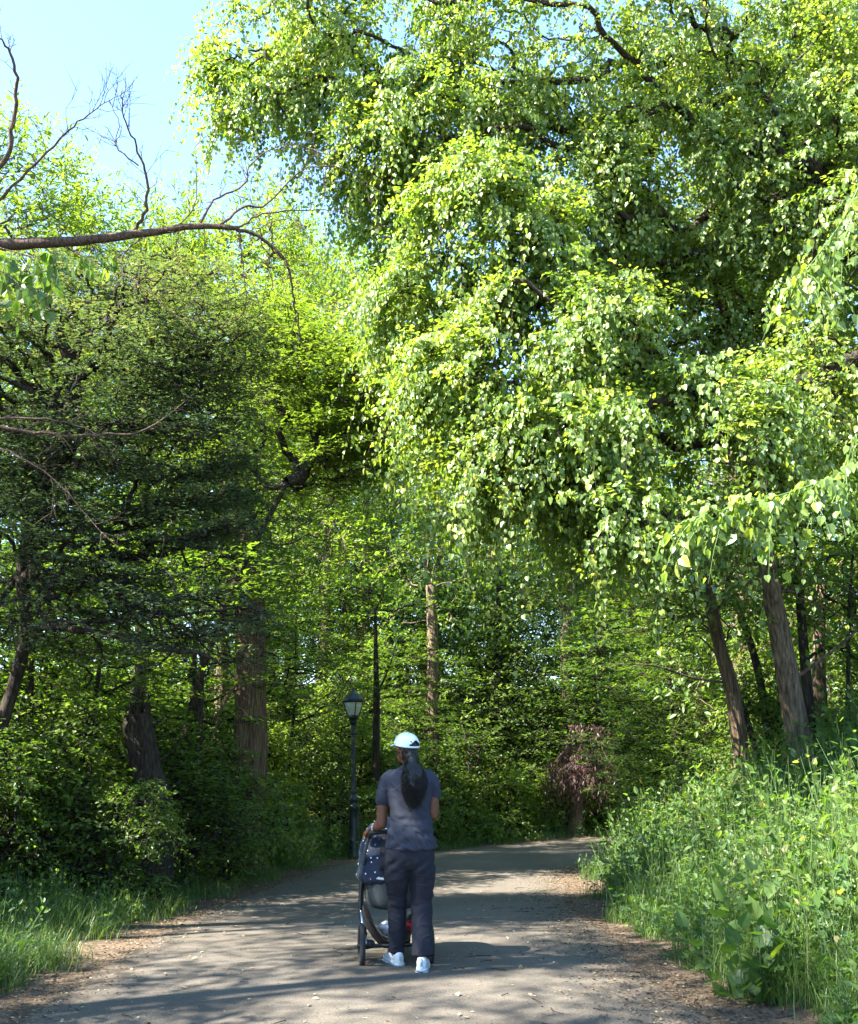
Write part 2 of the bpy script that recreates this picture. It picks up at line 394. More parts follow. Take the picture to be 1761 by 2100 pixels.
g = MB().add(np.stack([X, Y, Z], 1), Q, None, np.clip((dist - .9) / .9, 0, 1)).obj('ground', M['soil']); tag(g, 'brown forest floor soil with leaf mould', 'ground', kind='structure')

m_, nt, b, out = newmat('asphalt'); b.inputs['Roughness'].default_value = .85; b.inputs['Specular IOR Level'].default_value = .3
tc = nt.nodes.new('ShaderNodeTexCoord')
def nnoise(scale, det=4, rg=.6):
    n = nt.nodes.new('ShaderNodeTexNoise'); n.inputs['Scale'].default_value = scale; n.inputs['Detail'].default_value = det; n.inputs['Roughness'].default_value = rg
    nt.links.new(tc.outputs['Object'], n.inputs[0]); return n.outputs[0]
big = nnoise(.7, 5); fine = nnoise(160, 2); vor = nt.nodes.new('ShaderNodeTexVoronoi'); vor.inputs['Scale'].default_value = 110; nt.links.new(tc.outputs['Object'], vor.inputs[0])
mx = nt.nodes.new('ShaderNodeMix'); mx.data_type = 'RGBA'; mx.blend_type = 'MULTIPLY'; mx.inputs[0].default_value = 1
nt.links.new(ramp(nt, [(.3, (.080, .068, .053)), (.7, (.125, .108, .086))], big), mx.inputs[6])
nt.links.new(ramp(nt, [(.15, (1.35, 1.3, 1.22)), (.45, (.95, .95, .95)), (.8, (.62, .62, .64))], vor.outputs['Distance']), mx.inputs[7])
at = nt.nodes.new('ShaderNodeAttribute'); at.attribute_name = 'c'
mz = nt.nodes.new('ShaderNodeMath'); mz.operation = 'MULTIPLY_ADD'; nt.links.new(nnoise(3.5, 8, .75), mz.inputs[0]); mz.inputs[1].default_value = 1.6; nt.links.new(at.outputs['Fac'], mz.inputs[2])
mz2 = nt.nodes.new('ShaderNodeMath'); mz2.operation = 'SUBTRACT'; mz2.use_clamp = True; nt.links.new(mz.outputs[0], mz2.inputs[0]); mz2.inputs[1].default_value = 1.15
mz3 = nt.nodes.new('ShaderNodeMath'); mz3.operation = 'MULTIPLY'; mz3.use_clamp = True; nt.links.new(mz2.outputs[0], mz3.inputs[0]); mz3.inputs[1].default_value = 2.2
m2 = nt.nodes.new('ShaderNodeMix'); m2.data_type = 'RGBA'; nt.links.new(mz3.outputs[0], m2.inputs[0]); nt.links.new(mx.outputs[2], m2.inputs[6])
nt.links.new(ramp(nt, [(.35, (.05, .038, .027)), (.65, (.15, .115, .08))], nnoise(30, 6, .8)), m2.inputs[7])
nt.links.new(m2.outputs[2], b.inputs['Base Color'])
bp = nt.nodes.new('ShaderNodeBump'); bp.inputs['Strength'].default_value = .5; bp.inputs['Distance'].default_value = .004
nt.links.new(vor.outputs['Distance'], bp.inputs['Height']); nt.links.new(bp.outputs[0], b.inputs['Normal'])
M['asphalt'] = m_
def resample(pl, n):
    s = np.concatenate([[0], np.cumsum(np.linalg.norm(np.diff(pl, axis=0), axis=1))]); q = np.linspace(0, s[-1], n)
    return np.stack([np.interp(q, s, pl[:, 0]), np.interp(q, s, pl[:, 1])], 1)
nr = 260; A = resample(LE, nr); B_ = resample(RE, nr); nc = 22
rr_ = np.random.default_rng(5)
wl = np.cumsum(rr_.normal(0, .02, nr)); wl -= np.convolve(wl, np.ones(31) / 31, 'same'); wr = np.cumsum(rr_.normal(0, .03, nr)); wr -= np.convolve(wr, np.ones(31) / 31, 'same')
dirp = nz(B_ - A); A = A + dirp * wl[:, None]; B_ = B_ + dirp * (wr[:, None])
tt = np.linspace(0, 1, nc); XY = A[:, None] * (1 - tt[None, :, None]) + B_[:, None] * tt[None, :, None]
wd = np.linalg.norm(B_ - A, axis=1)[:, None]; ed = np.minimum(tt[None] * wd, (1 - tt[None]) * wd * 1.0)
edr = np.where(tt[None] > .5, np.clip(1 - ed / .95, 0, 1), np.clip(1 - ed / .6, 0, 1)) * .75
Zr = zroad(XY[..., 1]) + .006 + .02 * (1 - (2 * tt[None] - 1) ** 2)
i = (np.arange(nc - 1)[None] + np.arange(nr - 1)[:, None] * nc)
Q = np.stack([i, i + 1, i + nc + 1, i + nc], -1).reshape(-1, 4)
road = MB().add(np.concatenate([XY, Zr[..., None]], -1).reshape(-1, 3), Q, None, edr.ravel()).obj('path', M['asphalt'])
tag(road, 'grey asphalt park path curving away to the right', 'path', kind='structure')
def surf(x, y):
    x = np.asarray(x, float); y = np.asarray(y, float)
    on = (sd_side(x, y, LE) > 0) & (sd_side(x, y, RE) < 0)
    a = sd_side(x, y, LE); b2 = -sd_side(x, y, RE); t = a / np.maximum(a + b2, 1e-3)
    return np.where(on, zroad(y) + .006 + .02 * (1 - (2 * t - 1) ** 2), terrain(x, y))

# ------------------------------------------------------------------ the lime tree overhanging the path from the right
def E_(u, v, Y, rx, ry, rz, n): return (*P(u, v, Y), rx, ry, rz, n)
bx, by = 6.6, 11.5
lt = [(bx, by, tz(bx, by), .34), (6.4, 11.4, 3.5, .27), (6.0, 11.3, 6.0, .24), P(1720, 400, 12.9) + (.19,), P(1560, 290, 13.6) + (.15,), P(1500, 130, 13.6) + (.11,), P(1440, 0, 13.4) + (.08,)]
ell = [E_(1150, 60, 12.5, 2.6, 1.8, 1.3, 460), E_(640, 110, 12.5, 1.35, 1.3, .55, 150), E_(900, 250, 12.6, 1.4, 1.3, .75, 230), E_(560, 230, 12.5, .8, .8, .25, 60),
       E_(640, 0, 12.5, .9, 1.2, .5, 90), E_(520, 130, 12.5, .8, .8, .35, 60),
       E_(1010, 480, 11.6, 1.05, 1.2, 1.0, 330), E_(1180, 420, 13.0, .9, 1.2, 1.4, 220), E_(1000, 800, 11.2, 1.0, 1.1, .75, 300),
       E_(1180, 930, 10.8, 1.3, 1.1, .55, 300), E_(1150, 700, 11.2, 1.2, 1.1, .8, 260), E_(1420, 900, 10.8, 1.2, 1.1, .9, 230),
       E_(1550, 600, 13.6, 1.6, 1.0, 2.0, 200), E_(1680, 850, 12.0, 1.0, 1.0, 1.0, 130), E_(1580, 150, 13.8, 1.8, 1.2, 1.8, 300),
       E_(800, 520, 14, .45, 1.1, .9, 90), E_(1900, 500, 11, 1.6, 2, 3, 130), E_(1250, 1080, 10.3, .9, .7, .28, 70), E_(800, 330, 12.4, .8, 1, .5, 110), E_(860, 640, 12, .6, .9, .6, 120), E_(1450, 350, 14.8, 2.0, 1.0, 2.2, 420), E_(1650, 300, 14.5, 1.7, 1.0, 2.4, 300), E_(1400, 650, 14.0, 1.6, .9, 1.3, 260), E_(1620, 300, 12.3, 1.3, .6, 1.7, 170), E_(1350, 300, 12.4, 1.0, .6, 1.2, 120), E_(1720, 60, 12.3, 1.2, .8, .8, 90), E_(1000, 1010, 10.8, .6, .7, .22, 40)]
def lime_c(p): return .0
tree('lime_tree', 'huge lime tree with sunlit drooping heart-shaped leaves overhanging the path from the right', 'tree', lt, ell, 'heart', 'linden', 'darkbark',
     size=.055, m=30, L=.44, mode='droop', seed=11, shell=.5, thr=-.07, rtip=.0062, c0=.47, cvar=.24, sub=2, nfreq=1.15, maxr=.11)

# near sprays of the lime entering from the right edge
def bough(name, label, cat, path, pts_n, leaf, size, mat, bark, seed, spread, m=14, L=.3, mode='droop', r0=.012, c0=.5):
    rng = np.random.default_rng(seed); root = empty(name, tuple(path[0]), label=label, cat=cat)
    base = np.array(path[0]); sp = spline(np.array(path) - base, 6); w = MB(); tube(w, sp, np.linspace(r0, .003, len(sp)), 6)
    idx = rng.integers(int(len(sp) * .15), len(sp), pts_n); C = sp[idx]; D = nz(np.gradient(sp, axis=0))[idx] * .6 + rng.normal(0, spread, (pts_n, 3)); D[:, 2] -= .1
    cr = MB(); sprays(cr, w, rng, C, D, L, m, leaf, size, mode, c0 + rng.normal(0, .1, pts_n), .2, .06)
    w.obj('branch', M[bark], root); cr.obj('foliage', M[mat], root, smooth=False); return root
bough('hanging_branch', 'nearest lime branch of large pale leaves reaching in from the right above the bank', 'branch', [P(2050, 900, 6.6), P(1800, 950, 6.6), P(1620, 1010, 6.5), P(1430, 1060, 6.4)], 60, 'heart', .064, 'linden', 'stem', 3, .45, m=9, L=.27)
bough('hanging_branch', 'lime branch hanging down the upper right edge of the picture', 'branch', [P(1900, 200, 7), P(1790, 330, 7), P(1730, 450, 6.9), P(1650, 560, 6.8)], 42, 'heart', .066, 'linden', 'stem', 4, .5, m=9, L=.3)
bough('hanging_branch', 'short lime branch at the right edge below the upper hanging one', 'branch', [P(1950, 700, 6.8), P(1840, 780, 6.8), P(1770, 860, 6.7), P(1745, 930, 6.7)], 20, 'heart', .066, 'linden', 'stem', 5, .4, m=8, L=.25)

# ------------------------------------------------------------------ dark fine-leaved maple on the left
bx, by = -5.0, 10.8
mt = [(bx, by, tz(bx, by), .075), P(45, 1350, 10.8) + (.07,), P(50, 1150, 10.6) + (.075,), P(130, 900, 10.4) + (.10,), P(150, 780, 10.2) + (.08,), P(120, 680, 10) + (.05,)]
def maple_extra(wood, base):
    for pts, r in (([P(45, 1300, 10.8), P(90, 1285, 10.2), P(210, 1300, 9.7), P(330, 1330, 9.5), P(430, 1345, 9.4), P(480, 1385, 9.4)], .05),
                   ([P(90, 1285, 10.2), P(230, 1270, 9.8), P(360, 1262, 9.6), P(520, 1240, 9.6)], .03),
                   ([P(70, 1000, 10.5), P(200, 880, 10.0), P(330, 870, 9.7), P(480, 890, 9.7)], .045),
                   ([P(130, 850, 10.3), P(60, 800, 10), P(-60, 750, 9.8)], .06),
                   ([P(150, 780, 10.2), P(260, 720, 9.9), P(330, 690, 9.8)], .04)):
        sp = spline(np.array(pts) - base, 5); tube(wood, sp + np.random.default_rng(1).normal(0, .012, sp.shape), np.linspace(r, .008, len(sp)), 7)
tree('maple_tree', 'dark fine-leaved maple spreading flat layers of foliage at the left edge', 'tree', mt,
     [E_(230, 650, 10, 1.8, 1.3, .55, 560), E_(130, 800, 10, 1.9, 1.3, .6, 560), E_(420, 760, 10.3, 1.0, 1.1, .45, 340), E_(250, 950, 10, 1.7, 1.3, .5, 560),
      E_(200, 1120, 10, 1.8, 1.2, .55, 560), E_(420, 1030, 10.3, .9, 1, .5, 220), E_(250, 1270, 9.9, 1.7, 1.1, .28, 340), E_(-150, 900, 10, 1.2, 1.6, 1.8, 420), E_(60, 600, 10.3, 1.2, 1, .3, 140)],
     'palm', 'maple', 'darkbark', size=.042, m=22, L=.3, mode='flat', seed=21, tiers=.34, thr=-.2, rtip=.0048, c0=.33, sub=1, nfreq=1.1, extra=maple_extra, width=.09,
     cfun=lambda p: np.clip((p[:, 2] - 4.9) * .45, -.1, .4), shell=.2)  # sunlit crown top painted into the leaf colour, paler gold with height
tree('maple_tree', 'golden green fine-leaved maple glowing in the sun beyond the dark one', 'tree',
     [(-3.9, 15.5, tz(-3.9, 15.5), .06), (-3.6, 15.3, 2, .055), (-3.0, 15.2, 4, .05), (-2.2, 15, 5.6, .04)],
     [E_(620, 780, 15, 1.7, 1.2, .7, 420), E_(700, 900, 15.2, 1.2, 1.1, .6, 260), E_(500, 700, 15.2, 1.2, 1.1, .5, 260), E_(560, 920, 15, 1.5, 1.2, .5, 240), E_(760, 800, 15.4, .9, 1, .5, 140)],
     'palm', 'gold', 'darkbark', size=.07, m=20, L=.38, mode='flat', seed=22, tiers=.4, thr=-.2, c0=.45, rtip=.005, nfreq=.9, width=.12, shell=.2)

# ------------------------------------------------------------------ bare limb reaching across the upper left
def bare_extra(wood, base):
    pass
def bare_limb():
    rng = np.random.default_rng(31); b0 = (-6.6, 8.6); root = empty('bare_tree', (b0[0], b0[1], tz(*b0)), label='bare dead limb arching across the upper left sky from a tree outside the frame', cat='tree')
    base = np.array(root.location); w = MB(); Y0 = 8.2
    tube(w, spline(np.array([(b0[0], b0[1], base[2] - .1), (-6.7, 8.6, 2), (-6.5, 8.4, 4.2), (-6.2, 8.3, 4.9)]) - base, 6), np.linspace(.2, .1, 19), 12, rough=.1)
    def ln(pts, r0, r1, tw=0, tl=.25, Yv=0, bend=0):
        Yk = [Y0 + Yv * k / max(1, len(pts) - 1) for k in range(len(pts))]
        p = np.array([P(q[0], q[1], y) for q, y in zip(pts, Yk)]) - base
        sp = spline(p, 5); sp[1:] += rng.normal(0, .006, sp[1:].shape)
        tube(w, sp, np.linspace(r0, r1, len(sp)), 8 if r0 > .02 else 5)
        T = nz(np.gradient(sp, axis=0))
        for _ in range(tw):
            k = rng.integers(int(len(sp) * .2), len(sp) - 1); side = nz(np.cross(T[k], rng.normal(0, 1, 3)))
            d = nz(T[k] * .7 + side * .8); l = tl * rng.uniform(.4, 1.2)
            q = [sp[k]]; 
            for s in range(5): d = nz(d + rng.normal(0, .18, 3) + np.array([0, 0, bend * .1])); q.append(q[-1] + d * l / 5)
            tube(w, q, np.linspace(.0035, .0015, 6), 4)
            if l > .15:
                for s in (2, 3, 4):
                    d2 = nz(d + rng.normal(0, .7, 3)); tube(w, [q[s], q[s] + d2 * l * .3, q[s] + d2 * l * .5 + np.array([0, 0, -.01])], [.0025, .0018, .001], 3)
    ln([(-400, 560), (-200, 520), (0, 502), (110, 498), (250, 484), (380, 466), (490, 466)], .075, .022, 8, .3)
    ln([(480, 466), (540, 490), (590, 545), (600, 600), (612, 660), (616, 715)], .020, .004, 14, .3, .4)
    ln([(275, 474), (300, 430), (300, 360), (280, 300), (255, 240), (250, 185)], .018, .004, 14, .35, -.6, 1)
    ln([(285, 340), (240, 300), (245, 250), (222, 200)], .007, .0025, 8, .3, -.3, 1)
    ln([(410, 462), (440, 410), (500, 380), (520, 330), (600, 295), (680, 330)], .013, .003, 16, .35, .6)
    ln([(450, 464), (500, 425), (550, 418), (620, 350), (700, 345), (790, 400)], .014, .003, 18, .35, .8)
    ln([(490, 466), (540, 440), (620, 432), (700, 436), (780, 480)], .010, .002, 10, .3, .8)
    ln([(365, 463), (400, 420), (405, 350), (400, 290)], .007, .002, 6, .2)
    ln([(520, 470), (600, 450), (640, 500)], .005, .002, 5, .2)
    ln([(490, 470), (498, 540), (505, 600), (500, 640), (470, 670)], .007, .002, 10, .3, .3)
    ln([(540, 530), (560, 585), (540, 620), (545, 680)], .006, .0015, 8, .25, .3)
    ln([(130, 500), (200, 540), (280, 580), (340, 630), (400, 675)], .009, .002, 10, .3, -.4)
    ln([(300, 480), (255, 520), (250, 570), (225, 610)], .008, .002, 8, .3, -.3)
    ln([(420, 468), (422, 560)], .005, .0015, 4, .15)
    ln([(370, 466), (362, 530), (410, 590)], .005, .0015, 6, .2)
    ln([(-300, 540), (-120, 420), (0, 345), (28, 250), (34, 160), (18, 100), (-10, 70)], .03, .006, 8, .3, -.8, 1)
    ln([(-200, 520), (-40, 440), (60, 350), (140, 270), (190, 230), (230, 200)], .018, .003, 16, .4, -.5, 1)
    ln([(-300, 700), (-60, 855), (100, 890), (200, 893), (300, 880), (400, 810)], .026, .004, 14, .35, .5)
    ln([(-100, 870), (0, 858), (120, 862), (210, 895)], .016, .006, 5, .3, .2)
    ln([(-60, 900), (40, 935), (120, 990), (180, 1060), (260, 1140)], .010, .002, 10, .35, -.2)
    o = w.obj('trunk', M['deadbark'], root)
    cr = MB()
    pts = []; 
    for (u, v) in [(20, 560), (60, 580), (100, 560), (40, 620), (0, 600), (150, 560), (190, 560), (215, 575), (-20, 560), (80, 640), (110, 600), (-40, 620), (60, 600)]:
        for _ in range(2): pts.append(P(u + rng.uniform(-15, 15), v - 35 + rng.uniform(-10, 10), 7.2 + rng.uniform(-.2, .2)))
    C = np.array(pts) - base; D = rng.normal(0, .5, C.shape) + np.array([.4, 0, -.1])
    tw2 = MB(); sprays(cr, tw2, rng, C, D, .16, 6, 'heart', .085, 'droop', .4, .15, .06)
    for pp in (([-150, 510], [-40, 520], [60, 545], [120, 560], [210, 555]), ([-100, 540], [0, 575], [60, 620], [90, 650])):
        tube(tw2, spline(np.array([P(a, c - 20, 7.2) for a, c in pp]) - base, 5), np.linspace(.008, .003, len(spline(np.array([P(a, c, 7.2) for a, c in pp]), 5))), 5)
    tw2.obj('leafy_twig', M['deadbark'], root); cr.obj('foliage', M['green'], root, smooth=False)
bare_limb()

# ------------------------------------------------------------------ tree and shrub kinds, copied around
PROTO = {}
def crown_set(rng, h, w, n, lo=.25):
    out = []
    for k in range(n):
        z = h * (lo + (.95 - lo) * (k + .5) / n) ; rr = w * math.sin(math.pi * (.18 + .75 * (k + .5) / n)) ** .7
        a = rng.uniform(0, 6.28); off = rr * .35
        out.append((off * math.cos(a), off * math.sin(a), z, rr * rng.uniform(.65, .95), rr * rng.uniform(.65, .95), h * .5 / n * rng.uniform(1.1, 1.7), 0))
    return out
def proto(key, name, h, w, n, clus, leaf, mat, bark, size, m, L, mode, seed, r=.17, lo=.25, tiers=0, c0=.45, lean=.3, sub=1, shell=.3, **k):
    rng = np.random.default_rng(seed); es = [(*e[:6], int(clus / n)) for e in crown_set(rng, h, w, n, lo)]
    tr = [(0, 0, 0, r), (lean * .4, 0, h * .25, r * .8), (lean, .1, h * .55, r * .55), (lean * .8, 0, h * .85, r * .2)]
    PROTO[key] = (name, tree(name, None, None, tr, es, leaf, mat, bark, size=size, m=m, L=L, mode=mode, seed=seed, tiers=tiers, c0=c0, sub=sub, shell=shell, **k))
proto('tall', 'broadleaf_tree', 15, 3.6, 8, 950, 'oval', 'green', 'bark', .13, 16, .7, 'gen', 41, .24, lo=.18, width=.28, thr=-.1, nfreq=.6)
proto('tall2', 'broadleaf_tree', 13, 3.3, 7, 850, 'oval', 'deep', 'darkbark', .125, 16, .65, 'gen', 42, .2, lo=.15, width=.25, thr=-.1, nfreq=.6)
proto('willowy', 'broadleaf_tree', 13, 2.9, 8, 950, 'lance', 'lime', 'bark', .15, 18, .6, 'up', 43, .15, lo=.42, width=.2, thr=-.15, nfreq=.7)
proto('airy', 'broadleaf_tree', 14, 4.0, 7, 470, 'oval', 'green', 'bark', .12, 22, .6, 'gen', 40, .2, lo=.2, width=.26, thr=.0, nfreq=.5)
proto('layer', 'understorey_tree', 7, 2.3, 6, 640, 'palm', 'green', 'darkbark', .095, 14, .45, 'flat', 44, .07, lo=.2, tiers=.5, width=.15, thr=-.25)
proto('layer2', 'understorey_tree', 6, 2.1, 6, 600, 'palm', 'deep', 'darkbark', .09, 14, .42, 'flat', 45, .06, lo=.12, tiers=.45, width=.15, thr=-.25)
proto('limey', 'understorey_tree', 5.5, 2.0, 5, 620, 'oval', 'lime', 'darkbark', .10, 14, .42, 'gen', 46, .06, lo=.15, width=.15, thr=-.2)
proto('shrub', 'shrub', 2.4, 1.2, 4, 420, 'oval', 'green', 'darkbark', .075, 14, .34, 'gen', 47, .025, lo=.05, width=.10, thr=-.3, nfreq=1.3, c0=.5)
proto('shrub2', 'shrub', 2.0, 1.2, 3, 420, 'oval', 'deep', 'darkbark', .065, 15, .34, 'flat', 48, .025, lo=.05, width=.10, thr=-.3, nfreq=1.3, tiers=.22)
proto('shrub3', 'shrub', 1.7, 1.1, 3, 380, 'heart', 'lime', 'darkbark', .07, 11, .3, 'gen', 49, .02, lo=.05, width=.09, thr=-.3, nfreq=1.3)
used = set()
def put(key, x, y, s=1, rz=0, label=None, cat=None, group=None, dz=0, sz=None):
    name, o = PROTO[key]; z = tz(x, y) - .05 + dz
    if key in used: c = copy_tree(o, (x, y, z), rz, s, label, group, cat, sz)
    else:
        used.add(key); c = o; c.location = (x, y, z); c.rotation_euler = (0, 0, rz); c.scale = (s, s, sz or s)
    tag(c, label, cat, group); 
    if not group and 'group' in c: del c['group']
    return c
rg = random.Random(4)
# tall sunlit trees rising behind the bare limb
put('willowy', -7.9, 15.0, .94, .3, 'tallest narrow-leaved bright tree in the upper left corner', 'tree')
put('willowy', -6.9, 17.4, .95, 3.3, 'bright feathery tree behind the forked bare twigs', 'tree')
put('willowy', -5.4, 19.0, .98, 2.1, 'bright feathery tree right of the upper left corner tree', 'tree')
put('willowy', -4.3, 21.5, 1.14, 4.0, 'bright feathery tree just under the notch of blue sky', 'tree')
put('willowy', -15.5, 30, 1.3, 1.2, 'pale green tree partly cut off by the left edge of the frame', 'tree')
put('willowy', -3.4, 31.5, 1.42, 1.0, 'tall bright tree rising left of the lime leaves', 'tree')
put('willowy', -5.0, 36, 1.6, 5.0, 'bright feathery tree behind the golden maple', 'tree')
put('tall', -2.2, 34, .95, 1.4, 'broad sunlit tree where the path bends away, left of the bend', 'tree')
G1 = 'dense wood closing the view beyond the bend'
lab1 = 'leafy green tree in the dense wood beyond the bend'
for (x, y, s, k) in [(2.5, 33, 1, 'tall2'), (6, 31.5 + 3, 1.05, 'tall'), (10, 33, 1.0, 'tall2'), (14.5, 31.8 + 3, 1.1, 'tall'), (-5.5, 33, 1.05, 'tall2'), (-16, 27, 1.0, 'airy'),
                     (-16, 33, 1.1, 'airy'), (0.5, 41, 1.2, 'tall'), (6.5, 43, 1.2, 'tall2'), (13, 42, 1.25, 'tall'), (20, 40, 1.2, 'tall2'), (-6, 42, 1.2, 'tall'), (-13, 41, 1.2, 'tall2'), (-21, 38, 1.2, 'tall'),
                     (19, 33, 1.1, 'tall'), (-20, 28, 1.1, 'airy'), (26, 36, 1.2, 'tall2'), (4, 52, 1.3, 'tall2'), (-4, 53, 1.3, 'tall2'), (14, 53, 1.3, 'tall'), (-15, 52, 1.3, 'tall'), (24, 50, 1.3, 'tall'), (3.5, 37, 1.0, 'tall2'), (-2, 37, 1.0, 'tall2'), (9, 37.5, 1.0, 'tall2'), (0, 60, 1.4, 'tall2'), (9, 60, 1.4, 'tall2'), (-10, 60, 1.4, 'tall2'), (-8, 47, 1.3, 'tall'), (9.5, 48, 1.3, 'tall'), (0, 47, 1.3, 'tall2'), (17, 47, 1.3, 'tall2'), (3.5, 66, 1.6, 'tall'), (-5, 66, 1.6, 'tall'), (12, 66, 1.6, 'tall'), (-18, 46, 1.4, 'tall'), (-14, 36, 1.2, 'tall2')]:
    put(k, x + rg.uniform(-.6, .6), y, s * .92, rg.uniform(0, 6.28), lab1, 'tree', G1)
G2 = 'trees on the bank behind the lime'
lab2 = 'tall green tree high on the right bank behind the lime'
for (x, y, s, k) in [(6.6, 21.5, 1.05, 'tall'), (10, 18, 1.2, 'tall2'), (13, 22, 1.3, 'tall'), (9, 25, 1.2, 'tall'), (16, 17, 1.3, 'tall2'), (12.5, 13.5, 1.15, 'tall'), (8.2, 16.0, 1.15, 'tall2'), (9.8, 13.2, 1.05, 'tall2')]:
    put(k, x, y, s, rg.uniform(0, 6.28), lab2, 'tree', G2)
# shading trees standing left of the frame and behind the viewer's left shoulder
G3 = 'trees shading the path from the left'
for (x, y, s, k) in [(-7.2, 4.6, .80, 'airy'), (-7.6, 1.6, .80, 'airy'), (-7.4, -1.6, .78, 'airy'), (-9.6, 6.6, .74, 'airy'), (-9.8, 3.4, .84, 'airy'), (-8.2, -5, .78, 'airy'), (-11.5, 10, .7, 'airy')]:
    put(k, x, y, s, rg.uniform(0, 6.28), 'tall tree shading the path from left of the frame', 'tree', G3)

# understorey trees, left and middle
und = [('layer', -4.6, 13.5, .72, 'thin understorey maple left of the broken stump'), ('layer2', -5.9, 12.4, .7, 'dark understorey maple at the far left behind the maple trunk'),
       ('layer', -3.6, 14.6 + 2, .9, 'understorey maple above the stringy-barked trunk'), ('layer', -5.2, 22, .9, 'layered understorey tree left of the street lamp'),
       ('layer', -3.2, 22.6, .8, 'layered understorey tree standing behind the street lamp'), ('limey', -2.3, 25.2, .8, 'yellow green young tree right behind the lamp lantern'),
       ('layer', -.6, 27.4, .8, 'dark layered tree behind the white cap'), ('layer', -2.6, 31.5, 1.1, 'layered tree on the outer side of the bend'),
       ('limey', 2.0, 32.8, 1.2, 'bright rounded tree on the outer side of the bend'), ('layer2', 4.8, 31, 1.1, 'dark layered tree behind the purple-leaved tree'),
       ('layer', 5.6, 22.5, .8, 'layered green tree left of the leaning bank trunks'), ('limey', 6.7, 20, .72, 'bright rounded shrubby tree at the foot of the leaning bank trunks'),
       ('layer2', 6.2, 26, .9, 'dark green tree behind the inner side of the bend'), ('layer', 8.5, 21, .9, 'layered tree between the two largest bank trunks'),
       ('limey', 9.6, 17.5, .9, 'bright tree at the right edge behind the bank'), ('layer', 7.6, 29, 1.1, 'layered tree deep behind the inner bend'),
       ('layer', -7.5, 14, .95, 'layered understorey maple at the left edge, behind shrubs'), ('limey', -6.3, 15.8, .9, 'light green young tree behind the far left shrubs'),
       ('layer2', -9.0, 20.5, 1.0, 'dark layered tree filling the gap behind the dark maple'), ('layer2', -10.2, 16.5, 1.4, 'tall dark layered tree at the far left behind the dark maple'), ('layer', -7.5, 27.5, 1.3, 'big layered tree behind the thin upright sapling')]
for x, y, k in [(-7, 37.5, 'layer'), (-4, 38.5, 'layer2'), (-1.2, 38, 'layer'), (1.6, 38.6, 'limey'), (4.6, 37, 'layer'), (7.2, 37.5, 'layer2'), (9.8, 36, 'layer'), (-10, 36, 'layer2'), (12.5, 37, 'layer'), (3, 44, 'layer2'), (-2.5, 44, 'layer'), (7.5, 45, 'layer')]:
    put(k, x, y, 1.45, rg.uniform(0, 6.28), 'young layered tree deep in the wood beyond the bend', 'tree', 'young trees deep in the wood')
for k, x, y, s, l in und: put(k, x, y, s, rg.uniform(0, 6.28), l, 'tree')

# shrubs along the left of the path and round the outer bend
rs = np.random.default_rng(77)
spots = [(-4.6, 8.9, .62, 'shrub2'), (-5.4, 9.2, .8, 'shrub'), (-4.5, 10.4, .72, 'shrub'), (-5.2, 10.0, .85, 'shrub3'), (-3.9, 11.6, .72, 'shrub2'), (-3.3, 11.3, .55, 'shrub'), (-4.2, 11.9, .95, 'shrub'), (-5.3, 11.0, 1.0, 'shrub2'),
         (-3.2, 13.6, .8, 'shrub2'), (-3.9, 14.0, 1.0, 'shrub2'), (-5.0, 13.4, 1.05, 'shrub3'), (-3.0, 15.2, .85, 'shrub'), (-2.95, 16.8, .9, 'shrub2'), (-2.9, 18.2, .8, 'shrub3'), (-3.6, 18.0, 1.1, 'shrub'),
         (-3.0, 20.6, .8, 'shrub3'), (-2.1, 22.3, .9, 'shrub'), (-1.3, 23.4, .8, 'shrub3'), (-.6, 24.6, .9, 'shrub2'), (-1.9, 24.2, 1.2, 'shrub'), (.1, 25.9, 1.0, 'shrub'), (.9, 27.2, .9, 'shrub2'), (1.9, 28.3, 1.0, 'shrub3'),
         (2.6, 29.4, .7, 'shrub'), (4.9, 30.3, .7, 'shrub3'), (3.9, 29.9, .9, 'shrub2'), (6.3, 30.6, .9, 'shrub'), (-6.4, 9.8, 1.0, 'shrub'), (-6.3, 12.2, 1.1, 'shrub3'), (-3.7, 20.6, 1.25, 'shrub2'), (-.2, 27.6, 1.3, 'shrub'),
         (1.3, 30, 1.4, 'shrub2'), (8.2, 31, 1, 'shrub2')] + [(float(rs.uniform(-14, 8)), float(rs.uniform(33, 38)), 1.5, 'shrub') for _ in range(14)] + [(float(rs.uniform(-11, -6.5)), float(rs.uniform(13, 24)), 1.4, 'shrub2') for _ in range(9)]
snames = {'shrub': 'mid green arching shrub', 'shrub2': 'dark layered shrub', 'shrub3': 'pale green broad-leaved shrub'}
where = {}
def wh(x, y):
    if y < 11.2: return 'near the lower left grass'
    if y < 14.8: return 'around the broken stump'
    if y < 19: return 'at the path edge below the stringy-barked trunk'
    if y < 24: return 'around the foot of the street lamp'
    if y > 32.5: return 'deep in the wood behind the bend'
    if x < -6: return 'in the shade at the far left'
    return 'on the outer side of the bend'
for x, y, s, k in spots:
    if k == 'shrub2' and 14.8 < y < 30: k = 'shrub3' if int(x * 10) % 2 else 'shrub'; s *= 1.05
    w_ = wh(x, y); put(k, x, y, s, rg.uniform(0, 6.28), f'{snames[k]} {w_}', 'shrub', f'{snames[k]}s {w_}')
for i_, (x, y, s, k) in enumerate([(5.6, 16.2, .8, 'shrub'), (6.3, 17.8, .9, 'shrub3'), (4.9, 18.4, .7, 'shrub2'), (5.6, 20.5, .8, 'shrub'), (7.6, 15.4, .9, 'shrub3'), (7.9, 18.2, 1, 'shrub')]):
    put(k, x, y, s, rg.uniform(0, 6.28), 'leafy shrub among the trunks on the right bank', 'shrub', 'shrubs among the bank trunks')

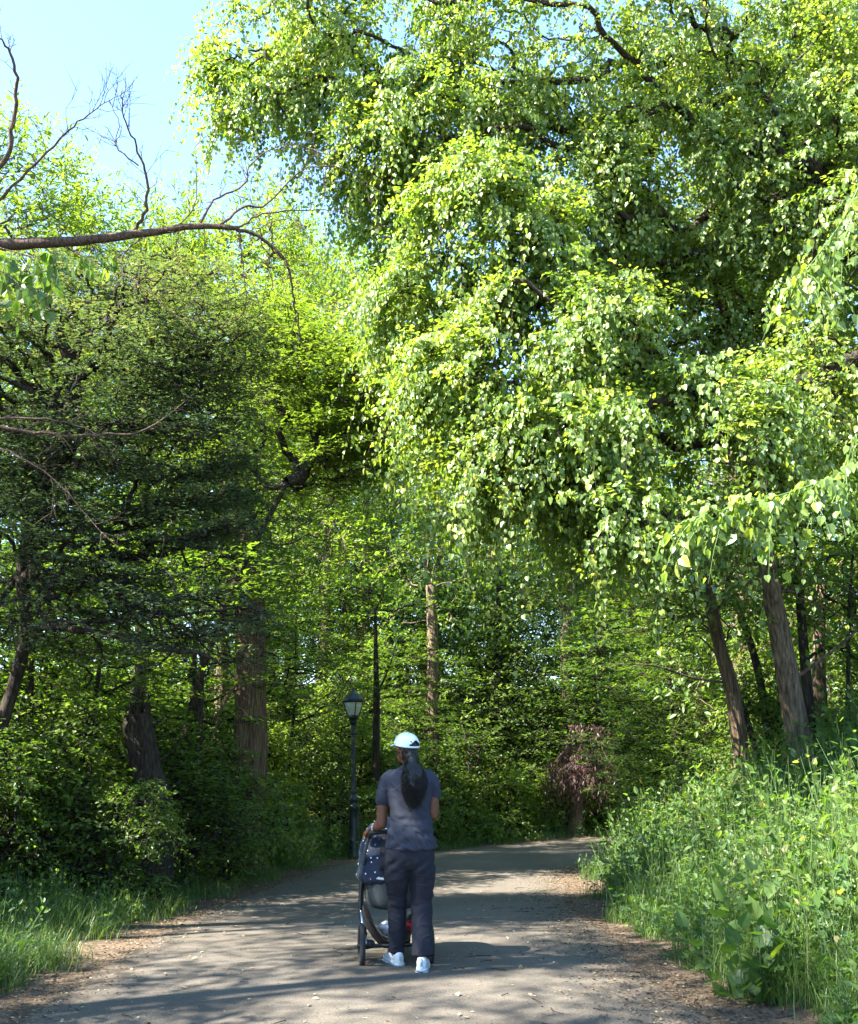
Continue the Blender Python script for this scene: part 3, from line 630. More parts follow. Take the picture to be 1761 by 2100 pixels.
# ------------------------------------------------------------------ trunks one can tell apart on the right bank
def trunk_tree(label, pts, cl, mat='green', bark='bark', seed=1, size=.1, rough=.08, name='leaning_tree', mode='gen', leaf='oval', m=12, limbs=(), **k):
    x, y = pts[0][0], pts[0][1]; pts = [(x, y, tz(x, y), pts[0][3])] + list(pts[1:])
    def ex(w, base):
        for q, r in limbs: sp = spline(np.array(q) - base, 5); tube(w, sp, np.linspace(r, .006, len(sp)), 6)
    return tree(name, label, 'tree', pts, cl, leaf, mat, bark, size=size, m=m, L=.42, mode=mode, seed=seed, rough=rough, sides=18, extra=ex, thr=-.3, width=.14, **k)
Yb = 14.0
trunk_tree('largest bank tree with a sun-dappled brown trunk leaning left', [P(1655, 1560, Yb) + (.185,), P(1605, 1330, Yb - .1) + (.145,), P(1578, 1180, Yb - .2) + (.125,), P(1545, 960, Yb - .4) + (.10,), P(1505, 760, Yb - .5) + (.085,), P(1480, 600, Yb - .5) + (.06,)],
           [E_(1450, 700, 13.6, 1.4, 1, .8, 60), E_(1650, 800, 14.5, 1.5, 1, 1.0, 70), E_(1500, 1180, 14, 1.6, 1, .35, 70), E_(1700, 1230, 14.3, 1.3, .9, .45, 60)], 'green', seed=51,
           limbs=[([P(1520, 840, 13.5), P(1450, 825, 13.2), P(1380, 800, 13)], .04), ([P(1560, 1060, 13.7), P(1640, 1050, 13.6), P(1761, 1010, 13.4)], .03), ([P(1550, 960, 13.6), P(1450, 945, 13.3), P(1390, 950, 13)], .02),
                  ([P(1620, 1400, 13.9), P(1750, 1300, 13.9), P(1800, 1240, 14)], .03), ([P(1530, 900, 13.5), P(1620, 870, 13.4), P(1700, 850, 13.4)], .03)])
trunk_tree('dark furrowed tree on the bank crest with a hooked leaning trunk', [P(1528, 1590, 15.5) + (.13,), P(1508, 1450, 15.4) + (.115,), P(1478, 1330, 15.4) + (.10,), P(1462, 1260, 15.4) + (.10,), P(1450, 1180, 15.3) + (.07,)],
           [E_(1400, 1180, 15.5, 1.5, 1, .45, 90), E_(1300, 1260, 15.5, 1.0, 1, .3, 50), E_(1500, 1080, 15.5, 1.3, 1, .5, 70)], 'green', 'stripbark', seed=52, mode='flat', leaf='palm',
           limbs=[([P(1490, 1400, 15.4), P(1420, 1390, 15), P(1340, 1365, 14.8), P(1250, 1362, 14.6)], .022), ([P(1484, 1360, 15.4), P(1440, 1310, 15.2), P(1400, 1300, 15)], .02)])
trunk_tree('slender tree leaning left between the hooked trunk and the largest trunk', [P(1590, 1530, 17) + (.08,), P(1560, 1400, 17) + (.065,), P(1530, 1290, 17) + (.06,), P(1500, 1215, 17) + (.04,)],
           [E_(1480, 1180, 17, 1.4, 1, .5, 60)], 'deep', 'darkbark', seed=53)
trunk_tree('thin dark stem crossing behind the hooked trunk', [P(1575, 1600, 16.5) + (.055,), P(1540, 1500, 16.5) + (.05,), P(1500, 1380, 16.5) + (.035,), P(1480, 1330, 16.4) + (.02,)],
           [E_(1440, 1280, 16.5, 1.0, .8, .35, 40)], 'green', 'darkbark', seed=54)
trunk_tree('straight slim tree just right of the largest bank trunk', [P(1672, 1530, 15.5) + (.09,), P(1655, 1400, 15.5) + (.08,), P(1640, 1200, 15.5) + (.065,), P(1630, 1000, 15.5) + (.04,)],
           [E_(1640, 1120, 15.5, 1.3, 1, .6, 80), E_(1750, 1300, 15.8, .9, 1, .5, 50)], 'green', 'darkbark', seed=55)
trunk_tree('reddish brown lit trunk half hidden at right behind the slim tree', [P(1690, 1520, 17.5) + (.14,), P(1680, 1400, 17.5) + (.12,), P(1685, 1200, 17.5) + (.08,)],
           [E_(1700, 1180, 17.5, 1.2, 1, .6, 60)], 'lime', 'bark', seed=56)
trunk_tree('crooked thin stem nearest the right edge of the frame', [P(1728, 1480, 15) + (.035,), P(1740, 1400, 15) + (.03,), P(1742, 1250, 15) + (.025,), P(1750, 1120, 15) + (.015,)],
           [E_(1740, 1180, 15, .9, .8, .5, 50)], 'lime', 'darkbark', seed=57)
# left and middle trunks
trunk_tree('massive stringy-barked trunk left of the street lamp', [(P(515, 1500, 16.5)[0], 16.5, 0, .30), P(515, 1450, 16.5) + (.26,), P(515, 1300, 16.5) + (.25,), P(505, 1100, 16.5) + (.2,), P(490, 900, 16.5) + (.15,)],
           [E_(450, 1180, 16.5, 1.6, 1.2, .5, 80), E_(560, 1050, 16.5, 1.5, 1.2, .6, 80)], 'deep', 'stripbark', seed=58, rough=.16, name='old_tree',
           limbs=[([P(500, 1380, 16.3), P(460, 1440, 15.6), P(440, 1500, 15.2), P(430, 1540, 15)], .04)])
trunk_tree('thin upright sapling left of the stringy-barked trunk', [(P(408, 1560, 14.8)[0], 14.8, 0, .05)] + [P(410, 1500, 14.8) + (.045,), P(415, 1350, 14.8) + (.04,), P(420, 1150, 14.8) + (.02,)],
           [E_(420, 1180, 14.8, 1.0, .9, .4, 60)], 'green', 'darkbark', seed=59, mode='flat', leaf='palm', name='sapling')
trunk_tree('dark forked sapling just right of the street lamp', [(P(772, 1620, 23.5)[0], 23.5, 0, .09)] + [P(772, 1550, 23.5) + (.085,), P(773, 1430, 23.5) + (.08,), P(772, 1370, 23.5) + (.06,), P(770, 1250, 23.5) + (.03,)],
           [E_(780, 1220, 23.5, 1.5, 1.1, .6, 80)], 'deep', 'darkbark', seed=60, mode='flat', leaf='palm', name='sapling', limbs=[([P(775, 1420, 23.5), P(790, 1390, 23.4), P(805, 1350, 23.3), P(815, 1310, 23.3)], .035)])
for l, u0, v0, u1, v1, Y_, r_, sd_ in (('thin leaning stem low at the left edge', 20, 1560, 60, 1400, 12.5, .04, 61), ('second thin upright stem near the left edge', 62, 1560, 66, 1300, 12.8, .035, 62)):
    trunk_tree(l, [(P(u0, v0, Y_)[0], Y_, 0, r_)] + [P(u0 + (u1 - u0) * .4, v0 + (v1 - v0) * .4, Y_) + (r_ * .9,), P(u1, v1, Y_) + (r_ * .7,), P(u1 + 20, v1 - 160, Y_) + (r_ * .3,)],
               [E_(u1 + 20, v1 - 120, Y_, .8, .8, .35, 35)], 'green', 'darkbark', seed=sd_, mode='flat', leaf='palm', name='sapling')
trunk_tree('pale forked tree far back under the lime leaves', [(P(1160, 1500, 34)[0], 32.5, 0, .2)] + [P(1160, 1350, 32.5) + (.17,), P(1165, 1280, 32.5) + (.15,), P(1175, 1200, 32.5) + (.1,)],
           [E_(1160, 1180, 32.5, 2.5, 1.5, 1, 90)], 'lime', 'bark', seed=63, size=.16, limbs=[([P(1165, 1290, 32.5), P(1150, 1240, 32.4), P(1145, 1200, 32.3)], .12)])
trunk_tree('distant trunk with a pale sunlit strip above the lamp and cap', [(P(888, 1500, 27)[0], 27.6, 0, .18)] + [P(888, 1420, 27.6) + (.16,), P(888, 1320, 27.6) + (.15,), P(885, 1200, 27.6) + (.15,)],
           [E_(880, 1150, 27.6, 2.2, 1.5, 1, 110), E_(860, 1260, 27.6, 1.5, 1, .3, 30)], 'green', 'bark', seed=64, size=.13)
# purple-leaved tree at the bend
trunk_tree('small purple-leaved tree with a reddish trunk at the bend', [(P(1185, 1660, 28.6)[0], 29.4, 0, .20)] + [P(1185, 1630, 29.4) + (.17,), P(1186, 1570, 29.4) + (.14,), P(1192, 1510, 29.4) + (.07,)],
           [E_(1190, 1560, 29.4, .6, .6, .45, 80), E_(1160, 1580, 29.2, .4, .5, .3, 34), E_(1225, 1560, 29.2, .4, .5, .3, 34), E_(1200, 1500, 29.4, .5, .5, .25, 24)], 'purple', 'stripbark', seed=65, name='purple_leaved_tree', mode='hang', leaf='lance', size=.13, m=18)
# broken stump
def stump():
    x0, y0 = P(320, 1700, 12.6)[0], 12.6; root = empty('broken_stump', (x0, y0, tz(x0, y0)), label='tall dark broken stump with a jagged splintered top among the shrubs', cat='stump')
    b_ = np.array(root.location); pt = [np.array((x0, y0, b_[2] - .1)), np.array(P(318, 1660, 12.6)), np.array(P(300, 1580, 12.6)), np.array(P(285, 1500, 12.6)), np.array(P(283, 1465, 12.6))]
    w = MB(); sp = spline(np.array(pt) - b_, 8); tube(w, sp, np.interp(np.linspace(0, 1, len(sp)), [0, .3, 1], [.24, .19, .16]), 24, rough=.28)
    rng = np.random.default_rng(9); top = sp[-1]
    for k in range(9):
        a = k / 9 * 6.28; h_ = rng.uniform(.08, .30) * (1.3 if math.cos(a) > 0 else .7); c_ = top + np.array([math.cos(a) * .11, math.sin(a) * .11, -.08])
        tube(w, [c_, c_ + [0, 0, h_ * .6], c_ + [.01, 0, h_]], [.05, .035, .004], 5)
    for k in range(5):
        a = rng.uniform(0, 6.28); s = sp[rng.integers(8, 28)]; d = np.array([math.cos(a), math.sin(a), .4]); tube(w, [s, s + d * .22, s + d * .32 + [0, 0, .05]], [.035, .02, .006], 6)
    w.obj('trunk', M['darkbark'], root)
    heart = MB(); tube(heart, [top + [-.09, -.07, -.28], top + [-.1, -.09, -.1], top + [-.09, -.08, .03]], [.05, .055, .012], 7, rough=.2); heart.obj('exposed_wood', simple('torn_wood', (.42, .28, .18), .8, nscale=30), root)
stump()

# ------------------------------------------------------------------ grasses, weeds, litter
def blades(mb, rng, x, y, z, h, w, lean, c):
    n = len(x); a = rng.uniform(0, 6.283, n); d = np.stack([np.cos(a), np.sin(a), 0 * a], 1); s = np.stack([-np.sin(a), np.cos(a), 0 * a], 1)
    tt = np.array([0, .35, .7, 1.]); ww = np.array([1, .85, .5, .06])
    p = np.stack([x, y, z], 1)[:, None] + d[:, None] * (lean[:, None] * h[:, None] * tt ** 2)[..., None]
    p[..., 2] += h[:, None] * (tt - .35 * lean[:, None] * tt ** 3)
    V = np.stack([p - s[:, None] * (w[:, None] * ww)[..., None] / 2, p + s[:, None] * (w[:, None] * ww)[..., None] / 2], 2).reshape(n, 8, 3)
    q = np.array([(0, 1, 3, 2), (2, 3, 5, 4), (4, 5, 7, 6)]); mb.add(V.reshape(-1, 3), (q[None] + (np.arange(n) * 8)[:, None, None]).reshape(-1, 4), None, np.repeat(c, 8))
def scatter(rng, n, x0, x1, y0, y1, side, lo, hi, clump=1.5, thr=-.1, falloff=None):
    out = []; got = 0
    while got < n:
        k = n * 3; x = rng.uniform(x0, x1, k); y = y0 + (y1 - y0) * rng.uniform(0, 1, k) ** 1.6
        d = sd_side(x, y, RE) if side == 'R' else -sd_side(x, y, LE)
        edge = lo + .12 * np.sin(y * 2.3) + .09 * np.sin(y * 5.1 + 1) + rng.exponential(.05, k)
        m = (d > edge) & (d < hi)
        nn = np.array([noise.noise(Vector((a * clump, b_ * clump, 3.3))) for a, b_ in zip(x[m], y[m])])
        x = x[m]; y = y[m]; keep = nn > thr; x = x[keep]; y = y[keep]; out.append(np.stack([x, y], 1)); got += len(x)
    o = np.concatenate(out)[:n]; return o[:, 0], o[:, 1]
rng = np.random.default_rng(100)
g = MB()
for (n, args, h0, h1, lean, clump, thr) in [
    (26000, (1, 9, 4.5, 20, 'R', .42, 6), .2, .72, .6, 1.6, -.3), (7000, (1, 5, 4.5, 13, 'R', .36, 1.0), .08, .28, .7, 2, -.2),
    (16000, (-7, 0, 4.8, 24, 'L', .28, 2.2), .08, .34, .7, 1.5, -.25), (9000, (-6, -2, 5.2, 12, 'L', .55, 2.6), .2, .5, .6, 1.3, -.3), (4500, (-1, 8, 20, 30, 'L', .25, 1.4), .1, .4, .6, 1.5, -.3)]:
    x, y = scatter(rng, n, *args, clump=clump, thr=thr); sz = rng.uniform(h0, h1, n) * (.8 + .35 * np.sin(x * 2.1) * np.sin(y * 1.7))
    blades(g, rng, x, y, terrain(x, y) - .01, sz, rng.uniform(.003, .008, n) * (1 + np.maximum(y - 8, 0) * .03), rng.uniform(.15, 1.0, n) * lean * 1.3, np.clip(rng.normal(.42, .2, n) + (rng.uniform(0, 1, n) > .97) * .6, 0, 1))
tag(g.obj('grass', M['grass'], smooth=False), 'wild green grass along both edges of the path', 'grass', kind='stuff')

def herbs(rng, x, y, L, m, kind, size, c0, mat, name, mode='up', width=.10):
    cr = MB(); w = MB(); C = np.stack([x, y, terrain(x, y)], 1); D = np.array([0, 0, 1.]) + rng.normal(0, .38, C.shape)
    nn = np.array([noise.noise(Vector((a * .45, b_ * .45, 7.7))) for a, b_ in zip(x, y)])
    sprays(cr, w, rng, C, D, L, m, kind, size, mode, c0 + .5 * nn + rng.normal(0, .12, len(x)), .16, width)
    return cr, w
bank = MB(); bw = MB()
for (n, args, L, m, kind, size, c0, thr) in [(5200, (1, 10, 4.5, 22, 'R', .62, 7), .52, 12, 'oval', .062, .45, -.45), (2600, (1, 10, 5, 24, 'R', .9, 7.5), .68, 10, 'oval', .085, .55, -.1),
                                       (2600, (1, 6, 4.8, 16, 'R', .42, 2.2), .22, 8, 'palm', .05, .3, -.3), (1500, (3, 12, 14, 27, 'R', .6, 9), .7, 12, 'oval', .10, .5, -.5)]:
    x, y = scatter(rng, n, *args, clump=1.2, thr=thr); a, b_ = herbs(rng, x, y, L, m, kind, size, c0, None, ''); 
    for src, dst in ((a, bank), (b_, bw)):
        for V, C in zip(src.V, src.C): pass
        V = np.concatenate(src.V); dst.add(V, np.concatenate(src.Q), None, np.concatenate(src.C))
for (n, args, L, m, kind, size, c0, thr) in [(1800, (-7, -1, 5.6, 24, 'L', .75, 3.2), .30, 10, 'oval', .055, .4, -.3), (900, (-7, 6, 18, 31, 'L', .4, 2.5), .5, 10, 'oval', .08, .5, -.5), (900, (-6, -2, 5.4, 13, 'L', .5, 2.0), .16, 8, 'palm', .045, .3, -.1)]:
    x, y = scatter(rng, n, *args, clump=1.2, thr=thr); a, b_ = herbs(rng, x, y, L, m, kind, size, c0, None, '')
    bank.add(np.concatenate(a.V), np.concatenate(a.Q), None, np.concatenate(a.C)); bw.add(np.concatenate(b_.V), np.concatenate(b_.Q), None, np.concatenate(b_.C))
o = bank.obj('weeds', M['weed'], smooth=False); tag(o, 'dense mixed weeds covering the banks beside the path', 'weeds', kind='stuff')
bw.obj('stems', M['stem'], o)
# tall seeding grass stems
def seed_grass(label, x, y, n, h, sp, seed):
    rng = np.random.default_rng(seed); z = tz(x, y); r = empty('tall_grass', (x, y, z), label=label, cat='grass clump', group='tall seeding grasses on the bank'); st = MB(); hd = MB()
    for k in range(n):
        a = rng.uniform(0, 6.28); q = rng.uniform(0, sp); p = np.array([math.cos(a) * q, math.sin(a) * q, 0]); p[2] = tz(x + p[0], y + p[1]) - z; hh = h * rng.uniform(.75, 1.15)
        l = np.array([rng.normal(0, .12), rng.normal(0, .12), 1]) ; pts = [p, p + l * hh * .5, p + l * hh * [1.3, 1.3, 1]]
        s_ = spline(np.array(pts), 4); tube(st, s_, np.linspace(.0028, .0012, len(s_)), 3, cap=False)
        t = s_[-1]; m = 9; pos = t - l * np.linspace(0, .16, m)[:, None] + rng.normal(0, .008, (m, 3)); f = np.array([0, 0, 1.]) + rng.normal(0, .5, (m, 3))
        place_leaves(hd, 'diamond', pos, f, rng.normal(0, 1, (m, 3)), np.full(m, .022), rng.uniform(0, 1, m))
        for j in range(3):
            pos = s_[rng.integers(1, 5)][None]; place_leaves(hd, 'lance', pos, np.array([[rng.normal(), rng.normal(), .7]]), rng.normal(0, 1, (1, 3)), np.array([.18]), np.array([.2]))
    st.obj('stalk', M['stem'], r); hd.obj('seed_head', M['seed'], r, smooth=False)
M['seed'] = leafmat('seed_head_straw', [(0, (.12, .16, .06)), (.5, (.28, .28, .15)), (1, (.45, .40, .26))], trans=(1.3, 1.2, .9), tw=.3)
for k, (u, v, Y_, n, h, l) in enumerate([(1560, 1720, 9.3, 9, .75, 'tall seeding grass rising from the shaded middle of the right bank'), (1400, 1640, 11.5, 8, .9, 'tall seeding grass with pale heads left of the hooked trunk'),
                                        (1350, 1600, 12.5, 5, 1.05, 'lone tallest grass stems with white heads against the dark wood'), (1690, 1850, 7.6, 8, .6, 'seeding grass near the lower right corner'),
                                        (1300, 1700, 13, 8, .8, 'seeding grass on the bank near the bend'), (1620, 1600, 11.2, 8, .8, 'sunlit seeding grass just below the largest bank trunk')]):
    x = P(u, v, Y_)[0]; seed_grass(l, x, Y_, n, h, .45, 200 + k)
# bigger broad-leaved plants in the foreground bank
def broad_plant(label, x, y, n, h, size, c0, seed, kind='heart', spread=.18, mode='up', m=9, group=None):
    rng = np.random.default_rng(seed); z = tz(x, y); r = empty('broad_leaved_plant', (x, y, z), label=label, cat='plant', group=group)
    p = rng.normal(0, spread, (n, 2)).clip(-.24, .24); C = np.array([(a, b_, tz(x + a, y + b_) - z) for a, b_ in p]); D = np.array([0, 0, 1.]) + rng.normal(0, .16, (n, 3)); D[:, :2] += p * .8
    cr = MB(); w = MB(); sprays(cr, w, rng, C, D, h, m, kind, size, mode, np.full(n, c0), .15, .16); w.obj('stalks', M['stem'], r); cr.obj('foliage', M['weed'], r, smooth=False)
for k, (u, v, n, h, size, c0, l) in enumerate([(1490, 2050, 13, .40, .105, .45, 'bushy broad-leaved weed spilling over the litter strip at lower right'), (1400, 1965, 9, .32, .085, .35, 'broad-leaved weed just above and left of the bushy one'),
                                           (1560, 1985, 12, .42, .11, .55, 'yellow green broad-leaved weed standing behind the bushy one'), (1330, 1915, 9, .3, .075, .4, 'low broad-leaved weed at the path edge halfway up the bank'),
                                           (1640, 2010, 9, .36, .09, .3, 'dark broad-leaved weed beside the drooping grass tuft'), (1270, 1860, 8, .28, .07, .35, 'small broad-leaved weed at the edge of the litter')]):
    w_ = ray(u, v); Yg = 1.0
    while H + w_[1] * Yg > tz(w_[0] * Yg, Yg) and Yg < 30: Yg += .03
    broad_plant(l, w_[0] * Yg + .22, Yg, n, h, size, c0, 300 + k, 'oval' if k % 2 else 'heart')
broad_plant('large dark leaves of a dock plant near the right edge', 3.05, 7.6, 5, .42, .2, .1, 320, 'oval', .1, m=4)
def tuft(label, x, y, n, h, seed, cc=.4, group=None):
    rng = np.random.default_rng(seed); r = empty('grass_tuft', (x, y, tz(x, y)), label=label, cat='grass tuft', group=group); g = MB(); q = rng.normal(0, .10, (n, 2))
    blades(g, rng, q[:, 0], q[:, 1], terrain(x + q[:, 0], y + q[:, 1]) - tz(x, y) - .01, rng.uniform(.5, 1.1, n) * h, rng.uniform(.004, .009, n), rng.uniform(.4, 1.4, n), np.clip(rng.normal(cc, .15, n), 0, 1)); g.obj('blades', M['grass'], r, smooth=False)
for k, (x, y, n, h, l) in enumerate([(2.25, 6.75, 240, .42, 'long drooping grass tuft at the lower right corner'), (2.1, 7.2, 160, .36, 'drooping grass tuft next to the bushy weed'), (2.5, 6.3, 200, .4, 'grass tuft cut by the bottom edge at right'),
                                     (-2.95, 7.2, 260, .42, 'bright long grass tuft at the lower left corner'), (-2.75, 7.75, 160, .32, 'smaller grass tuft behind the lower left corner tuft'), (-3.15, 6.8, 240, .45, 'grass tuft cut by the left edge of the frame'),
                                     (-2.85, 9.3, 120, .28, 'grass tuft leaning over the left litter strip'), (-2.7, 11, 120, .3, 'grass tuft in the sun below the broken stump')]): tuft(l, x, y, n, h, 400 + k, .5)
# litter
M['litter'] = leafmat('dry_leaf_bits', [(0, (.035, .022, .014)), (.4, (.10, .07, .042)), (.8, (.22, .165, .10)), (1, (.40, .38, .26))], trans=(1, .9, .7), tw=.1, rough=.8, spec=.2)
lb = MB()
def litter(n, xf, yf, s0, s1, cmin, cmax, kinds=('diamond', 'oval', 'lance')):
    for kd in kinds:
        k = n // len(kinds); y = yf(k); x = xf(k, y); z = surf(x, y) + rng.uniform(.001, .012, k)
        f = rng.normal(0, 1, (k, 3)); f[:, 2] *= .12; nr_ = np.array([0, 0, 1.]) + rng.normal(0, .35, (k, 3))
        place_leaves(lb, kd, np.stack([x, y, z], 1), f, nr_, rng.uniform(s0, s1, k), rng.uniform(cmin, cmax, k))
ynear = lambda k: 4.8 + 14 * rng.uniform(0, 1, k) ** 1.5
edgeR = lambda y: np.interp(y, RE[:, 1], RE[:, 0]); edgeL = lambda y: np.interp(y, LE[:130, 1], LE[:130, 0])
litter(15000, lambda k, y: edgeR(y) + rng.normal(.05, .34, k), ynear, .010, .032, 0, .85)
litter(6000, lambda k, y: edgeL(y) + rng.normal(-.12, .22, k), ynear, .012, .035, .1, .9)
litter(1500, lambda k, y: edgeL(y) + rng.uniform(0, 1, k) * (edgeR(y) - edgeL(y)), ynear, .008, .028, .5, 1)
litter(150, lambda k, y: edgeL(y) + rng.uniform(0, 1, k) * (edgeR(y) - edgeL(y)), ynear, .03, .06, .75, 1, ('oval',))
tag(lb.obj('leaf_litter', M['litter'], smooth=False), 'dry leaf bits and seeds scattered on the path and its edges', 'leaf litter', kind='stuff')
tw = MB()
for _ in range(110):
    y = 5 + 9 * rng.uniform() ** 1.3; x = edgeR(y) + rng.normal(-.05, .4) if rng.uniform() < .7 else rng.uniform(-2.3, 1.6); l = rng.uniform(.04, .22); a = rng.uniform(0, 6.28); z = float(surf(np.array([x]), np.array([y]))[0]) + .006
    d = np.array([math.cos(a), math.sin(a), 0]); s_ = np.array([-d[1], d[0], 0]) * rng.normal(0, .12) * l; tube(tw, [np.array([x, y, z]), np.array([x, y, z + .005]) + d * l * .5 + s_, np.array([x, y, z]) + d * l], [.003, .0025, .0012], 4)
tag(tw.obj('fallen_twigs', M['darkbark']), 'thin fallen twigs lying on the path', 'twigs', kind='stuff')

# ------------------------------------------------------------------ figure helpers
def remeshed(mb, voxel, it=6, fac=.5):
    me = mb.mesh('tmp'); o = bpy.data.objects.new('tmp', me); col.objects.link(o)
    m = o.modifiers.new('r', 'REMESH'); m.mode = 'VOXEL'; m.voxel_size = voxel; m.use_smooth_shade = True
    if it: k = o.modifiers.new('s', 'SMOOTH'); k.iterations = it; k.factor = fac
    dg = bpy.context.evaluated_depsgraph_get(); e = o.evaluated_get(dg); res = bpy.data.meshes.new_from_object(e)
    bpy.data.objects.remove(o); bpy.data.meshes.remove(me); return res
def displace(me, fn):
    n = len(me.vertices); v = np.zeros(n * 3, np.float32); me.vertices.foreach_get('co', v); v = v.reshape(-1, 3)
    nn = np.zeros(n * 3, np.float32); me.vertices.foreach_get('normal', nn); nn = nn.reshape(-1, 3)
    d = fn(v); me.vertices.foreach_set('co', (v + nn * d[:, None]).astype(np.float32).ravel()); me.update(); return me
def nzv(v, f, off=0):
    return np.array([noise.noise(Vector((p[0] * f[0] + off, p[1] * f[1], p[2] * f[2]))) for p in v])
def loft(mb, rings, sides=24, ease=2.2, rot=0):
    """stacked super-ellipse rings (cx, cy, cz, rx, ry), capped"""
    a = np.arange(sides) * 2 * np.pi / sides; r = np.array(rings, float)
    t = np.linspace(0, len(r) - 1, (len(r) - 1) * 3 + 1); sp = spline(r, 3)
    ca = np.sign(np.cos(a)) * np.abs(np.cos(a)) ** (2 / ease); sa = np.sign(np.sin(a)) * np.abs(np.sin(a)) ** (2 / ease)
    V = np.stack([sp[:, 0:1] + ca * sp[:, 3:4], sp[:, 1:2] + sa * sp[:, 4:5], np.repeat(sp[:, 2:3], sides, 1)], -1); n = len(sp)
    i = np.arange(n - 1)[:, None] * sides; j = np.arange(sides)[None]; j2 = (j + 1) % sides
    Q = np.stack([i + j, i + j2, i + sides + j2, i + sides + j], -1).reshape(-1, 4)
    V = np.concatenate([V.reshape(-1, 3), sp[:1, :3], sp[-1:, :3]]); a0 = n * sides
    up = sp[-1, 2] > sp[0, 2]
    T = [(a0, (k + 1) % sides, k) for k in range(sides)] + [(a0 + 1, (n - 1) * sides + k, (n - 1) * sides + (k + 1) % sides) for k in range(sides)]
    if not up: Q = Q[:, ::-1]; T = [t_[::-1] for t_ in T]
    mb.add(V, Q, T); return mb
def ball(mb, c, r, sides=16):
    r = np.broadcast_to(np.asarray(r, float), (3,)); n = sides // 2; rings = []
    V = []; 
    for k in range(1, n):
        th = math.pi * k / n
        for j in range(sides): ph = 2 * math.pi * j / sides; V.append((c[0] + r[0] * math.sin(th) * math.cos(ph), c[1] + r[1] * math.sin(th) * math.sin(ph), c[2] - r[2] * math.cos(th)))
    q = [(k * sides + j, k * sides + (j + 1) % sides, (k + 1) * sides + (j + 1) % sides, (k + 1) * sides + j) for k in range(n - 2) for j in range(sides)]
    V += [(c[0], c[1], c[2] - r[2]), (c[0], c[1], c[2] + r[2])]; a0 = (n - 1) * sides
    T = [(a0, (j + 1) % sides, j) for j in range(sides)] + [(a0 + 1, (n - 2) * sides + j, (n - 2) * sides + (j + 1) % sides) for j in range(sides)]
    mb.add(V, q, T); return mb
def limb(mb, pts, rad, sides=14):
    p = spline(np.array(pts, float), 5) if len(pts) > 2 else np.array(pts, float)
    r = np.interp(np.linspace(0, len(pts) - 1, len(p)), np.arange(len(pts)), rad)
    tube(mb, p, r, sides); ball(mb, p[0], r[0] * .98, 12); ball(mb, p[-1], r[-1] * .98, 12); return mb
def Zp(zx, zy, Y): return np.array(PN(1000 + zx / 2.625, 2180 + zy / 2.625, Y))

M['scrub'] = simple('slate_blue_cotton', (.020, .0235, .038), .85, nscale=14, namt=.12, bump=.25, bscale=350, sheen=.15)
M['trouser'] = simple('charcoal_navy_cotton', (.009, .0105, .019), .85, nscale=10, namt=.15, bump=.25, bscale=350, sheen=.15)
M['skin'] = simple('brown_skin', (.115, .047, .026), .5, nscale=20, namt=.1, bump=.1, bscale=200)
M['hair'] = simple('black_hair', (.007, .0055, .005), .5, spec=.35, nscale=60, namt=.4)
M['capcloth'] = simple('white_cotton', (.62, .70, .68), .8, nscale=12, namt=.05, bump=.3, bscale=260)
M['shoe'] = simple('white_shoe_mesh', (.55, .58, .60), .6, nscale=40, namt=.08, bump=.3, bscale=300)
M['sole'] = simple('pale_foam_sole', (.42, .48, .50), .55, nscale=60, namt=.1)
M['dark'] = simple('black_plastic', (.012, .012, .013), .4, nscale=20, namt=.3)
M['rubber'] = simple('black_rubber', (.02, .02, .02), .8, nscale=60, namt=.3)

# ------------------------------------------------------------------ the walking woman
YP = 7.62
person = empty('person', (-.15, YP, 0), label='woman in a white cap and slate blue scrubs walking away while pushing a pram', cat='person')
pb = np.array(person.location)
sh_l = Zp(445, 445, YP) ; sh_r = Zp(812, 455, YP); sh_l[1] = YP + .01; sh_r[1] = YP
el_l = Zp(408, 820, YP + .03); wr_l = Zp(352, 858, YP + .24); ha_l = Zp(318, 885, YP + .31)
el_r = Zp(818, 745, YP + .02); wr_r = Zp(700, 840, YP + .26); ha_r = Zp(660, 880, YP + .32)
hip_l = Zp(545, 1080, YP); hip_r = Zp(725, 1080, YP)
kn_l = Zp(530, 1440, YP + .13); an_l = Zp(520, 1850, YP + .20); kn_r = Zp(722, 1450, YP + .05); an_r = Zp(735, 1880, YP - .02)
an_l[2] = .10; an_r[2] = .095
neck = Zp(628, 345, YP + .0); head = Zp(608, 225, YP + .02); head[2] -= .0
